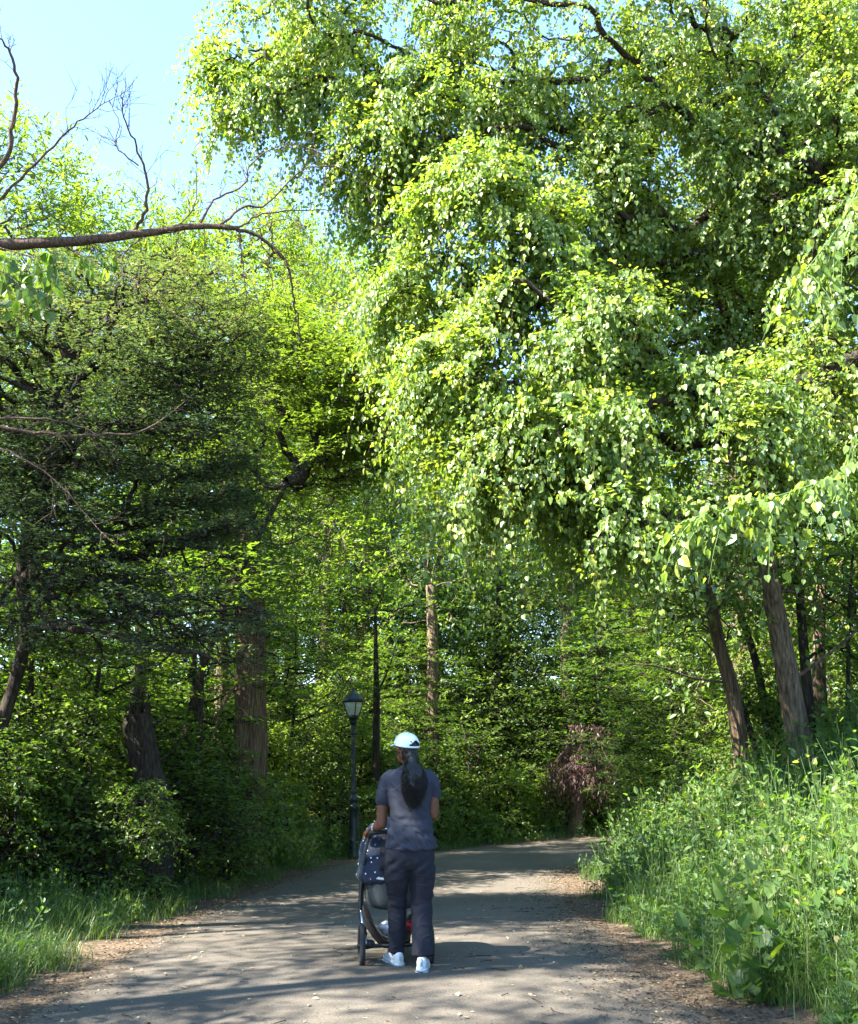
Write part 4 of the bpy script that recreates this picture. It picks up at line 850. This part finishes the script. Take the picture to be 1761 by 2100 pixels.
def body():
    b = MB()
    cx = lambda a, c: (Zp(a, c, YP)[0], YP, Zp(a, c, YP)[2])
    tor = [(632, 400, .10, .06), (628, 450, .155, .09), (632, 560, .145, .10), (635, 680, .125, .095), (638, 780, .12, .088), (640, 880, .135, .10), (642, 980, .155, .115), (640, 1080, .15, .115)]
    loft(b, [(cx(a, c)[0], YP, cx(a, c)[2], rx, ry) for a, c, rx, ry in tor][::-1])
    limb(b, [neck + [0, .0, -.06], neck, head + [0, 0, -.05]], [.056, .047, .052])
    # head, turned a little to the left
    hx, hy, hz = head; a = R(34); fw = np.array([-math.sin(a), math.cos(a), 0]); sd_ = np.array([math.cos(a), math.sin(a), 0])
    ball(b, head + fw * .0, (.074, .092, .10), 20); ball(b, head + fw * .045 + [0, 0, -.055], (.05, .05, .052), 14)
    limb(b, [head + fw * .085 + [0, 0, .0], head + fw * .107 + [0, 0, -.028]], [.010, .014], 8)
    limb(b, [head + fw * .088 + sd_ * -.018 + [0, 0, -.058], head + fw * .092 + [0, 0, -.058], head + fw * .088 + sd_ * .018 + [0, 0, -.058]], [.007, .009, .007], 8)
    for s in (-1, 1):
        limb(b, [head + sd_ * .075 * s + [0, 0, .018], head + sd_ * .082 * s + [0, -.008, 0], head + sd_ * .075 * s + [0, 0, -.025]], [.008, .011, .007], 8)
        limb(b, [head + fw * .083 + sd_ * .015 * s + [0, 0, .02], head + fw * .075 + sd_ * .045 * s + [0, 0, .02]], [.010, .009], 8)
    for s, (S, E_l, W, Hn, G) in ((-1, (sh_l, el_l, wr_l, ha_l, 0)), (1, (sh_r, el_r, wr_r, ha_r, 0))):
        limb(b, [S + [-.015 * s, 0, -.028], S * .5 + E_l * .5 + [.004 * s, -.005, 0], E_l], [.034, .041, .040]); limb(b, [E_l, E_l * .6 + W * .4 + [0, 0, .003], W], [.041, .038, .025])
        d = nz(Hn - W); limb(b, [W, W * .4 + Hn * .6, Hn], [.024, .026, .023]); side = nz(np.cross(d, [0, 0, 1.]))
        limb(b, [Hn - side * .022, Hn + side * .022], [.019, .018], 10)
        for k, ln in enumerate((.9, 1.0, .96, .78)):
            o = Hn + side * (-.030 + .020 * k) + d * .008
            limb(b, [o, o + d * .030 * ln + [0, 0, .004], o + d * .043 * ln + [0, 0, -.020], o + d * .028 * ln + [0, 0, -.040], o + d * .008 + [0, 0, -.042]], [.0095, .009, .0085, .008, .0072], 8)
        th = W * .45 + Hn * .55 - side * .026 * s * -1
        limb(b, [th, th + d * .03 + side * .012 * s + [0, 0, -.018], th + d * .045 + side * .004 * s + [0, 0, -.040]], [.011, .0105, .009], 8)
    for Hh, K, A in ((hip_l, kn_l, an_l), (hip_r, kn_r, an_r)):
        limb(b, [Hh, Hh * .5 + K * .5, K], [.078, .066, .046]); limb(b, [K, K * .6 + A * .4, A], [.047, .046, .032]); limb(b, [A, A + [0, .10, -.05], A + [0, .15, -.06]], [.032, .028, .02])
    b.V = [v - pb for v in b.V]; return remeshed(b, .0048, 4)
link('body', body(), person, M['skin'])
def centered(b): b.V = [v - pb for v in b.V]; return b
def top():
    b = MB(); rows = [(628, 372, .062, .055), (630, 395, .115, .075), (628, 425, .158, .095), (628, 470, .172, .108), (632, 560, .163, .118), (634, 640, .155, .115), (636, 720, .147, .110), (638, 790, .148, .108),
                      (640, 860, .158, .115), (641, 940, .176, .128), (641, 1006, .188, .138), (641, 1020, .186, .137)]
    loft(b, [(Zp(a, c, YP)[0], YP, Zp(a, c, YP)[2], rx, ry) for a, c, rx, ry in rows][::-1], 32, 2.3)
    se_l = Zp(418, 636, YP + .02); se_r = Zp(822, 612, YP + .02)
    limb(b, [sh_l + [.035, 0, .004], sh_l + [-.002, 0, -.05], se_l], [.052, .056, .056], 18); limb(b, [sh_r + [-.035, 0, .004], sh_r + [.002, 0, -.05], se_r], [.052, .055, .052], 18)
    for e, s in ((se_l, sh_l), (se_r, sh_r)): pass
    me = remeshed(centered(b), .0065, 5)
    def f(v):
        p = v + pb; x = p[:, 0] + .135; z = p[:, 2]
        low = np.clip((1.12 - z) / .2, 0, 1); up = np.clip((z - 1.12) / .15, 0, 1)
        d = .009 * low * np.sin(z * 62 + x * 24 * np.sign(x) + 2.2 * nzv(v, (6, 6, 6))) * (.5 + nzv(v, (9, 9, 9), 3))
        d += .009 * up * nzv(v, (10, 10, 4), 5) + .004 * np.exp(-((x * 1.0 - (z - 1.15) * -.5 + .03) / .012) ** 2) * np.clip((1.28 - z) / .1, 0, 1)
        d += .0055 * np.exp(-((z - (1.28 + .9 * (np.abs(x) - .12))) / .012) ** 2) * (np.abs(x) > .06) * (np.abs(x) < .15)
        d += .013 * nzv(v, (5, 5, 22), 8) * np.exp(-((z - 1.0) / .1) ** 2) + .002 * nzv(v, (30, 30, 30), 1)
        rg_ = 1 - np.clip(np.abs(nzv(v @ np.array([[.8, 0, .6], [0, 1, 0], [-.6, 0, .8]]), (5, 5, 17), 12)) * 7, 0, 1)
        return d + .008 * rg_ * (.35 + low)
    return displace(me, f)
tp_ = link('scrub_top', top(), person, M['scrub'])
def trousers():
    b = MB()
    rows = [(638, 960, .155, .118), (636, 1020, .174, .122), (634, 1080, .182, .118), (632, 1140, .176, .100), (632, 1185, .150, .075)]
    loft(b, [(Zp(a, c, YP)[0], YP, Zp(a, c, YP)[2], rx, ry) for a, c, rx, ry in rows][::-1], 32, 2.4)
    L = [(548, 1090, 0, .098), (538, 1150, .01, .100), (530, 1230, .03, .093), (526, 1350, .08, .076), (530, 1450, .12, .069), (532, 1560, .13, .064), (530, 1680, .15, .060), (528, 1780, .17, .061), (528, 1838, .18, .062)]
    for side, rows in ((0, L), (1, [(718, 1090, 0, .098), (727, 1150, .005, .102), (732, 1230, .02, .096), (730, 1350, .04, .080), (727, 1450, .045, .074), (730, 1560, .03, .074), (735, 1680, .015, .077), (737, 1790, .0, .084), (738, 1868, -.01, .088)])):
        pts = []; rad = []
        for a, c, dy, r in rows: pts.append(Zp(a, c, YP + dy)); rad.append(r)
        p = spline(np.array(pts), 4); r = np.interp(np.linspace(0, len(pts) - 1, len(p)), np.arange(len(pts)), rad); tube(b, p, r, 22); 
    me = remeshed(centered(b), .0065, 9)
    def f(v):
        p = v + pb; z = p[:, 2]; x = p[:, 0]
        d = .010 * nzv(v, (7, 7, 20), 2) * np.exp(-((z - .46) / .12) ** 2) + .010 * nzv(v, (12, 12, 3), 4) + .014 * nzv(v, (8, 8, 14), 6) * np.exp(-((z - .16) / .08) ** 2)
        d += .005 * np.sin(z * 70 - x * 60) * np.exp(-((z - .72) / .06) ** 2) * np.clip(np.abs(x + .14) * 12, 0, 1)
        rg_ = 1 - np.clip(np.abs(nzv(v, (7, 7, 15), 12)) * 7, 0, 1)
        return d + .0015 * nzv(v, (30, 30, 30)) + .0035 * rg_
    return displace(me, f)
link('trousers', trousers(), person, M['trouser'])
def shoe(pos, yaw, pitch):
    """trainer: upper, chunky sole of separate pods, laces"""
    Mx = Matrix.Translation(Vector(pos)) @ Matrix.Rotation(yaw, 4, 'Z') @ Matrix.Rotation(pitch, 4, 'X')
    def tr(mb): mb.V = [np.array([Mx @ Vector(q) for q in v]) - pb for v in mb.V]; return mb
    u = MB(); st = [(-.125, .026, .050, .040), (-.105, .036, .066, .052), (-.07, .038, .068, .058), (-.03, .036, .060, .058), (.02, .040, .050, .046), (.07, .045, .038, .036), (.11, .042, .028, .028), (.135, .028, .022, .02)]
    sd2 = 20; a = np.arange(sd2) * 2 * np.pi / sd2; V = []
    for y, rx, h, zc in st:
        for q in a: V.append((rx * math.copysign(abs(math.cos(q)) ** .8, math.cos(q)), y, .026 + zc * .9 + h * .72 * math.sin(q)))
    n = len(st); q4 = [(k * sd2 + j, k * sd2 + (j + 1) % sd2, (k + 1) * sd2 + (j + 1) % sd2, (k + 1) * sd2 + j) for k in range(n - 1) for j in range(sd2)]
    V += [(0, -.13, .06), (0, .14, .04)]; T = [(n * sd2, (j + 1) % sd2, j) for j in range(sd2)] + [(n * sd2 + 1, (n - 1) * sd2 + j, (n - 1) * sd2 + (j + 1) % sd2) for j in range(sd2)]
    u.add(V, q4, T); o = link('shoe', tr(u).mesh('shoe'), person, M['shoe'])
    m = o.modifiers.new('s', 'SUBSURF'); m.levels = 1; m.render_levels = 1
    s = MB(); out = [(-.135, .024), (-.12, .038), (-.07, .043), (0, .040), (.07, .049), (.12, .044), (.148, .022)]
    pl = np.array([(w, y) for y, w in out] + [(-w, y) for y, w in out[::-1]]); k = len(pl)
    for z0, z1, g in ((.028, .046, 1.0),):
        V = [(x * g, y, z0) for x, y in pl] + [(x * g * .97, y, z1) for x, y in pl]; half = len(out)
        Q = [(j, (j + 1) % k, k + (j + 1) % k, k + j) for j in range(k)] + [(j, k - 1 - j, k - 2 - j, j + 1) for j in range(half - 1)] + [(k + j, k + j + 1, 2 * k - 2 - j, 2 * k - 1 - j) for j in range(half - 1)]
        s.add(V, Q)
    for j, y in enumerate(np.linspace(-.115, .12, 7)):
        for sx in (-1, 1): 
            w = np.interp(y, [q[0] for q in out], [q[1] for q in out]); limb(s, [(sx * w * .55, y - .003, .016), (sx * w * .8, y + .003, .016)], [.0155, .0155], 10)
    link('sole', tr(s).mesh('sole'), o, M['sole'])
    b = MB(); limb(b, [(-.034, -.10, .044), (0, -.131, .048), (.034, -.10, .044)], [.006, .006, .006], 8); limb(b, [(0, -.128, .07), (0, -.126, .105)], [.010, .008], 8)
    link('heel_tab', tr(b).mesh('heel_tab'), o, simple('grey_blue_trim', (.35, .42, .45), .6))
shoe((an_l[0] - .012, an_l[1] + .03, .004), R(22), R(3)); shoe((an_r[0], an_r[1] + .04, .002), R(-4), R(0))
# cap with rear opening, brim and strap
def cap():
    a = R(34); b = MB(); hc = head + np.array([0, -.005, .030]); n = 28; m = 11; V = []
    tilt = Matrix.Rotation(a, 3, 'Z') @ Matrix.Rotation(R(9), 3, 'X')
    for k in range(m + 1):
        th = math.pi / 2 * k / m
        for j in range(n):
            ph = 2 * math.pi * j / n; r = math.cos(th) ** .85 if k < m else 0.001
            V.append(np.array(hc) + np.array(tilt @ Vector((.094 * r * math.cos(ph), .110 * r * math.sin(ph), .098 * math.sin(th) - .01))))
    Q = []
    for k in range(m):
        for j in range(n):
            ph = 2 * math.pi * (j + .5) / n; back = abs((math.degrees(ph) - 282 + 180) % 360 - 180)
            if 1 <= k < 4 and back < (34, 30, 18)[k - 1]: continue
            Q.append((k * n + j, k * n + (j + 1) % n, (k + 1) * n + (j + 1) % n, (k + 1) * n + j))
    b.add(np.array(V) - pb, Q); o = link('cap', b.mesh('cap'), person, M['capcloth']); mo = o.modifiers.new('t', 'SOLIDIFY'); mo.thickness = .004; mo = o.modifiers.new('s', 'SUBSURF'); mo.levels = mo.render_levels = 2
    br = MB(); V = []; Q = []
    for k in range(6):
        for j in range(13):
            ph = R(35 + 110 * j / 12); e = .085 * k / 5 * math.sin(math.pi * (j + 1.2) / 14.4) ** .5
            v = Vector(((.092) * math.cos(ph) * 1.0, (.108 + e) * math.sin(ph), -.012 - e * .22 - .14 * abs(math.cos(ph)) * e)); V.append(np.array(hc) + np.array(tilt @ v))
    for k in range(5):
        for j in range(12): Q.append((k * 13 + j, k * 13 + j + 1, (k + 1) * 13 + j + 1, (k + 1) * 13 + j))
    br.add(np.array(V) - pb, Q); q = link('brim', br.mesh('brim'), o, M['capcloth']); mo = q.modifiers.new('t', 'SOLIDIFY'); mo.thickness = .005
    bt = MB(); ball(bt, np.array(hc) + np.array(tilt @ Vector((0, 0, .090))) - pb, (.006, .006, .004), 10); link('button', bt.mesh('button'), o, M['capcloth'])
cap()
def hair():
    b = MB(); hc = head.copy(); a = R(34)
    ball(b, hc + [.004, -.012, .012], (.081, .094, .090), 20); ball(b, hc + [.022, -.050, -.045], (.066, .045, .05), 16)
    tail = [hc + [.035, -.080, -.055], Zp(660, 380, YP - .125), Zp(668, 440, YP - .15), Zp(668, 510, YP - .155), Zp(662, 580, YP - .145), Zp(658, 630, YP - .135)]
    limb(b, tail, [.038, .058, .073, .072, .050, .016], 18)
    me = remeshed(centered(b), .008, 3); displace(me, lambda v:   .018 * nzv(v, (26, 26, 12)) + .008 * nzv(v, (60, 60, 30), 4))
    o = link('hair', me, person, M['hair']); st = MB(); r = np.random.default_rng(8); sp = spline(np.array(tail), 6); rad = np.interp(np.linspace(0, 5, len(sp)), range(6), [.036, .058, .076, .076, .054, .020])
    for k in range(1300):
        ph = r.uniform(math.pi * .9, math.pi * 2.1); q = r.uniform(.75, 1.18); i0 = r.integers(0, 10); i1 = int(np.clip(i0 + r.integers(10, 24), 0, len(sp))); kk = np.arange(i0, i1)
        w = r.uniform(.004, .013); fr = r.uniform(1.2, 2.6); p0 = r.uniform(0, 6)
        pts = sp[kk] + np.stack([np.cos(ph) * rad[kk] * q + w * np.sin(kk * fr + p0), np.sin(ph) * rad[kk] * .75 * q + w * np.cos(kk * fr + p0), -.012 * (kk - i0) / 6 + 0 * kk], 1)
        pts = np.concatenate([pts, pts[-1:] + [[r.normal(0, .012), r.normal(0, .008), -r.uniform(.01, .035)]]]); tube(st, pts - pb, np.linspace(.0022, .0008, len(pts)), 3, cap=False)
    link('curls', st.mesh('curls'), o, M['hair'])
hair()
wt = MB(); d = nz(wr_l - el_l); c_ = wr_l - d * .03 - pb; tube(wt, [c_ - d * .009, c_, c_ + d * .009], [.031, .032, .031], 18); ball(wt, c_ + [-.012, -.006, .026], (.016, .016, .007), 12)
link('watch', wt.mesh('watch'), person, simple('pale_watch', (.6, .62, .62), .4, .3))
for s in (-1, 1):
    a = R(34); fw = np.array([-math.sin(a), math.cos(a), 0]); sd_ = np.array([math.cos(a), math.sin(a), 0]); e = MB(); ball(e, head + fw * .079 + sd_ * .03 * s + [0, 0, .002] - pb, .0115, 12); link('eye', e.mesh('eye'), person, M['eye'] if 'eye' in M else M.setdefault('eye', simple('eye_white', (.7, .68, .65), .2)))

# ------------------------------------------------------------------ pram
def starry():
    m, nt, b, out = newmat('navy_star_fabric'); b.inputs['Roughness'].default_value = .75; tc = nt.nodes.new('ShaderNodeTexCoord')
    v = nt.nodes.new('ShaderNodeTexVoronoi'); v.inputs['Scale'].default_value = 26; nt.links.new(tc.outputs['Object'], v.inputs[0])
    nt.links.new(ramp(nt, [(.0, (.75, .8, .85)), (.15, (.75, .8, .85)), (.19, (.004, .010, .030)), (1, (.005, .012, .036))], v.outputs['Distance']), b.inputs['Base Color']); return m
M['star'] = starry()
M['pramgrey'] = simple('grey_green_fabric', (.06, .07, .07), .85, nscale=16, namt=.1, bump=.3, bscale=300)
M['piping'] = simple('cream_piping', (.55, .56, .50), .6)
M['silver'] = simple('brushed_aluminium', (.62, .66, .70), .3, metal=.9)
M['mesh'] = simple('dark_mesh_fabric', (.014, .012, .015), .7, nscale=25, namt=.5, bump=.3, bscale=200)
pram = empty('pram', (-.300, 8.27, 0), label='navy starry-hooded pram with a grey carrycot and spoked wheels pushed by the woman', cat='pram'); pram.rotation_euler = (0, 0, R(8)); pram.scale = (.88, 1, 1)
def sub(name, mb, mat, par=pram, smooth=True): return link(name, mb.mesh(name, smooth), par, M[mat] if isinstance(mat, str) else mat)
# carrycot: rounded tub
cot = MB(); rows = [(0, 0, .365, .12, .22), (0, 0, .372, .19, .31), (0, 0, .43, .235, .36), (0, 0, .52, .258, .385), (0, 0, .60, .270, .40), (0, 0, .615, .270, .40)]
loft(cot, rows, 40, 2.7); ct = sub('carrycot', displace(remeshed(cot, .012, 2), lambda v: .004 * nzv(v, (9, 9, 5))) and cot, 'pramgrey') if False else sub('carrycot', cot, 'pramgrey')
def supel(rx, ry, z, n=60, e=2.7, dz=0): 
    a = np.arange(n + 1) * 2 * np.pi / n; return np.stack([np.sign(np.cos(a)) * np.abs(np.cos(a)) ** (2 / e) * rx, np.sign(np.sin(a)) * np.abs(np.sin(a)) ** (2 / e) * ry, z + dz * (1 - np.abs(np.sin(a))) ], 1)
pp = MB(); tube(pp, supel(.274, .405, .598, dz=.028), .009, 8); sub('piping', pp, 'piping', ct)
# hood: dome over the rear half plus back skirt
def hood():
    b = MB(); n = 26; m = 16; V = []; Q = []
    for k in range(m + 1):
        t = k / m * R(200) - R(28)       # sweep from the rear skirt over to the front edge
        for j in range(n + 1):
            s = math.pi * j / n; r = .41 + .012 * math.cos(k / m * 6 * math.pi * 1.0)
            V.append((-.315 * math.cos(s) * (1 - .10 * max(0, math.sin(t))), -.06 - math.cos(t) * (.33) * max(0, math.sin(s)) ** .5, .60 + (r * math.sin(t) if t > 0 else .12 * math.sin(t)) * max(0, math.sin(s)) ** .55 + .0))
    m0 = int(m * .72)
    for k in range(m0):
        for j in range(n): Q.append((k * (n + 1) + j, (k + 1) * (n + 1) + j, (k + 1) * (n + 1) + j + 1, k * (n + 1) + j + 1))
    b.add(V, Q); return b
hd = sub('hood', hood(), 'star'); mo = hd.modifiers.new('t', 'SOLIDIFY'); mo.thickness = .008
dd = bpy.data.textures.new('folds', 'CLOUDS'); dd.noise_scale = .09
mo = hd.modifiers.new('s', 'SUBSURF'); mo.levels = mo.render_levels = 2; mo = hd.modifiers.new('d', 'DISPLACE'); mo.texture = dd; mo.strength = .03; mo.mid_level = .5
wd_ = MB(); V = []
for k in range(7):
    t = R(8 + 40 * k / 6)
    for j in range(7):
        s = math.pi * (.5 + (j / 6 - .5) * .3); V.append((-.315 * math.cos(s) * (1 - .1 * math.sin(t)), -.06 - math.cos(t) * .345 * math.sin(s) ** .5, .60 + .425 * math.sin(t) * math.sin(s) ** .55))
wd_.add(V, [(k * 7 + j, k * 7 + j + 1, k * 7 + 8 + j, k * 7 + 7 + j) for k in range(6) for j in range(6)]); w_o = sub('hood_window', wd_, 'mesh', hd); mo = w_o.modifiers.new('t', 'SOLIDIFY'); mo.thickness = .006
ap = MB(); V = []; Q = []     # apron over the front of the cot
for k in range(10):
    for j in range(13):
        y = .02 + .37 * k / 9; x = (j / 12 * 2 - 1) * .236 * (1 - max(0, (y - .25) / .16) ** 2.5 * .5); V.append((x, y, .62 + .05 * (1 - (j / 6 - 1) ** 2) * (1 - k / 9) + .008 * math.sin(k * 1.3 + j)))
for k in range(9):
    for j in range(12): Q.append((k * 13 + j, k * 13 + j + 1, k * 13 + 14 + j, k * 13 + 13 + j))
ap.add(V, Q); a_o = sub('apron', ap, 'star'); mo = a_o.modifiers.new('t', 'SOLIDIFY'); mo.thickness = .012
# frame
for s in (-1, 1):
    f = MB(); limb(f, [(s * .235, -.40, .90), (s * .262, -.34, .78), (s * .272, -.27, .66)], [.013, .014, .014], 12); fo = sub('side_tube', f, 'pramgrey')
    j_ = MB(); limb(j_, [(s * .275, -.28, .67), (s * .282, -.25, .60)], [.028, .034], 14); limb(j_, [(s * .25, -.23, .60), (s * .285, -.23, .60)], [.03, .03], 14); sub('joint', j_, 'pramgrey', fo)
    l1 = MB(); limb(l1, [(s * .278, -.25, .59), (s * .290, -.27, .48), (s * .292, -.30, .37)], [.019, .015, .016], 12); limb(l1, [(s * .292, -.305, .37), (s * .262, -.40, .16)], [.018, .015], 10); sub('rear_leg', l1, 'dark')
    l1 = MB(); limb(l1, [(s * .287, -.325, .365), (s * .252, -.418, .165)], [.012, .012], 10); sub('silver_tube', l1, 'silver')
    l2 = MB(); limb(l2, [(s * .268, -.24, .58), (s * .255, -.05, .40), (s * .22, .28, .16)], [.016, .014, .014], 10); sub('front_leg', l2, 'dark')
hb = MB(); limb(hb, [(-.235, -.40, .895), (-.225, -.43, .925), (-.17, -.445, .935), (0, -.45, .94), (.17, -.445, .935), (.225, -.43, .925), (.235, -.40, .895)], [.016] * 7, 12); sub('handlebar', hb, 'dark')
ax = MB(); limb(ax, [(-.262, -.40, .14), (.262, -.40, .14)], [.012, .012], 8); limb(ax, [(-.24, -.39, .15), (-.2, -.385, .15)], [.035, .03], 10); limb(ax, [(.24, -.39, .15), (.2, -.385, .15)], [.035, .03], 10); sub('axle', ax, 'dark')
def wheel(x, y, r, w):
    t = MB(); a = np.linspace(0, 2 * np.pi, 41); tube(t, np.stack([x + 0 * a, y + r * np.cos(a) * .93, r + r * .93 * np.sin(a)], 1), r * .10 + .009, 10, cap=False, fx=1.0); o = sub('wheel', t, 'rubber')
    q = MB(); tube(q, np.stack([x + 0 * a, y + r * np.cos(a) * .82, r + r * .82 * np.sin(a)], 1), .007, 8, cap=False); sub('rim', q, 'silver', o)
    q = MB(); 
    for k in range(7): an = k / 7 * 6.283; limb(q, [(x, y, r), (x, y + r * .82 * math.cos(an), r + r * .82 * math.sin(an))], [.012, .007], 8)
    limb(q, [(x - w, y, r), (x + w, y, r)], [.022, .022], 12); sub('spokes', q, 'dark', o)
wheel(-.285, -.40, .142, .018); wheel(.285, -.40, .142, .018); wheel(-.20, .36, .10, .014); wheel(.20, .36, .10, .014)
bk = MB(); V = []; Q = []
for k in range(15):
    y = -.38 + .68 * k / 14; e = abs(k / 7 - 1) ** 2
    for j in range(17):
        s = j / 16 * 2 - 1; zb = .07 + .08 * e; ztop = (.42 if k < 5 else .36) - .09 * (k / 14); V.append((s * (.262 - .02 * e) , y + .02 * math.sin(j), zb + (ztop - zb) * abs(s) ** 2.3 + .006 * math.sin(j * 2.1 + k)))
for k in range(14):
    for j in range(16): Q.append((k * 17 + j, k * 17 + j + 1, k * 17 + 18 + j, k * 17 + 17 + j))
bk.add(V, Q); b_o = sub('basket', bk, 'mesh'); mo = b_o.modifiers.new('t', 'SOLIDIFY'); mo.thickness = .006
def sack(name, label, cat, loc, size, mat, seed):
    b = MB(); ball(b, (0, 0, size[2]), size, 20); me = b.mesh(name); displace(me, lambda v: .022 * nzv(v, (16, 16, 16), seed) + .01 * nzv(v, (40, 40, 40), seed)); o = link(name, me, None, mat); o.location = loc; tag(o, label, cat)
sack('cloth_bundle', 'white folded cloth lying in the pram basket behind the left leg', 'cloth', (-.29, 8.10, .17), (.09, .08, .055), simple('white_muslin', (.75, .74, .70), .8), 1)
sack('pouch', 'red pouch lying in the pram basket between the legs', 'pouch', (-.13, 8.08, .19), (.05, .05, .05), simple('red_nylon', (.55, .03, .045), .5, nscale=20), 2)

# ------------------------------------------------------------------ street lamp
M['lampgreen'] = simple('black_green_cast_iron', (.012, .022, .02), .45, spec=.5, nscale=14, namt=.35, bump=.2, bscale=60)
m_, nt, b, out = newmat('frosted_lamp_glass'); b.inputs['Base Color'].default_value = (.8, .85, .72, 1); b.inputs['Roughness'].default_value = .25
tr = nt.nodes.new('ShaderNodeBsdfTranslucent'); tr.inputs[0].default_value = (.6, .65, .5, 1); ms = nt.nodes.new('ShaderNodeMixShader'); ms.inputs[0].default_value = .45
nt.links.new(b.outputs[0], ms.inputs[1]); nt.links.new(tr.outputs[0], ms.inputs[2]); nt.links.new(ms.outputs[0], out.inputs[0]); M['glass'] = m_
lx, ly = P(727, 1770, 21)[0], 21.0; lz = tz(lx, ly); lamp = empty('street_lamp', (lx, ly, lz), label='old-fashioned dark green park lamp post with a frosted glass lantern', cat='street lamp')
lamp.rotation_euler = (0, R(-1.4), 0)
HT = P(718, 1412, 21)[2] - lz
def lathe(mb, prof, n=24, fl=0):
    V = []; k = len(prof)
    for z, r in prof:
        for j in range(n): q = r * (1 - fl * (j % 2)); V.append((q * math.cos(6.2832 * j / n), q * math.sin(6.2832 * j / n), z))
    Q = [(i * n + j, i * n + (j + 1) % n, (i + 1) * n + (j + 1) % n, (i + 1) * n + j) for i in range(k - 1) for j in range(n)]
    V += [(0, 0, prof[0][0]), (0, 0, prof[-1][0])]; T = [(k * n, (j + 1) % n, j) for j in range(n)] + [(k * n + 1, (k - 1) * n + j, (k - 1) * n + (j + 1) % n) for j in range(n)]
    mb.add(V, Q, T); return mb
s_ = HT / 3.5
bs = lathe(MB(), [(z_, r_ * .74) for z_, r_ in [(-.1, .19), (.12, .19), (.14, .165), (.2, .15), (.8, .135), (.98, .125), (1.0, .15), (1.06, .15), (1.08, .125), (1.14, .12), (1.17, .145), (1.21, .145), (1.24, .10), (1.3, .085)]], 24); link('base', bs.mesh('base'), lamp, M['lampgreen'])
sh = lathe(MB(), [(1.3, .058), (1.35, .066), (1.4, .055), (2.55, .044)], 24, .09); lathe(sh, [(2.53, .055), (2.55, .068), (2.58, .068), (2.6, .052), (2.72, .046), (2.76, .075), (2.80, .085), (2.83, .06)], 20); link('shaft', sh.mesh('shaft', False), lamp, M['lampgreen'])
lt_ = MB(); lathe(lt_, [(2.83, .05), (2.86, .10), (2.90, .115), (2.93, .10)], 20); lathe(lt_, [(3.20, .195), (3.215, .215), (3.27, .215), (3.29, .195), (3.34, .17), (3.39, .12), (3.42, .06), (3.45, .035), (3.50, .03), (3.53, .004)], 28)
for k in range(4):
    a = R(20 + 90 * k); p = [(math.cos(a) * r, math.sin(a) * r, z) for z, r in ((2.91, .112), (3.0, .145), (3.1, .178), (3.22, .205))]; limb(lt_, p, [.011] * 4, 8)
lo = link('lantern', lt_.mesh('lantern'), lamp, M['lampgreen'])
gl = lathe(MB(), [(2.925, .09), (2.93, .102), (3.0, .132), (3.1, .165), (3.205, .19), (3.207, .18)], 32); link('globe', gl.mesh('globe'), lo, M['glass'])
for c in lamp.children: c.scale = (1, 1, s_)

# ------------------------------------------------------------------ look-alikes told apart by their place
from collections import defaultdict
byl = defaultdict(list)
for o in col.objects:
    if o.parent is None and 'label' in o and o.get('kind') is None: byl[o['label']].append(o)
ordw = ['leftmost', 'second from left', 'third from left', 'fourth from left', 'fifth from left', 'sixth from left', 'seventh from left', 'eighth from left']
for l, os_ in byl.items():
    if 2 <= len(os_) <= 9:
        os_.sort(key=lambda o: o.location.x / max(o.location.y, .1))
        for i, o in enumerate(os_): o['label'] = f"{l}, {'rightmost' if i == len(os_) - 1 else ordw[i]}"
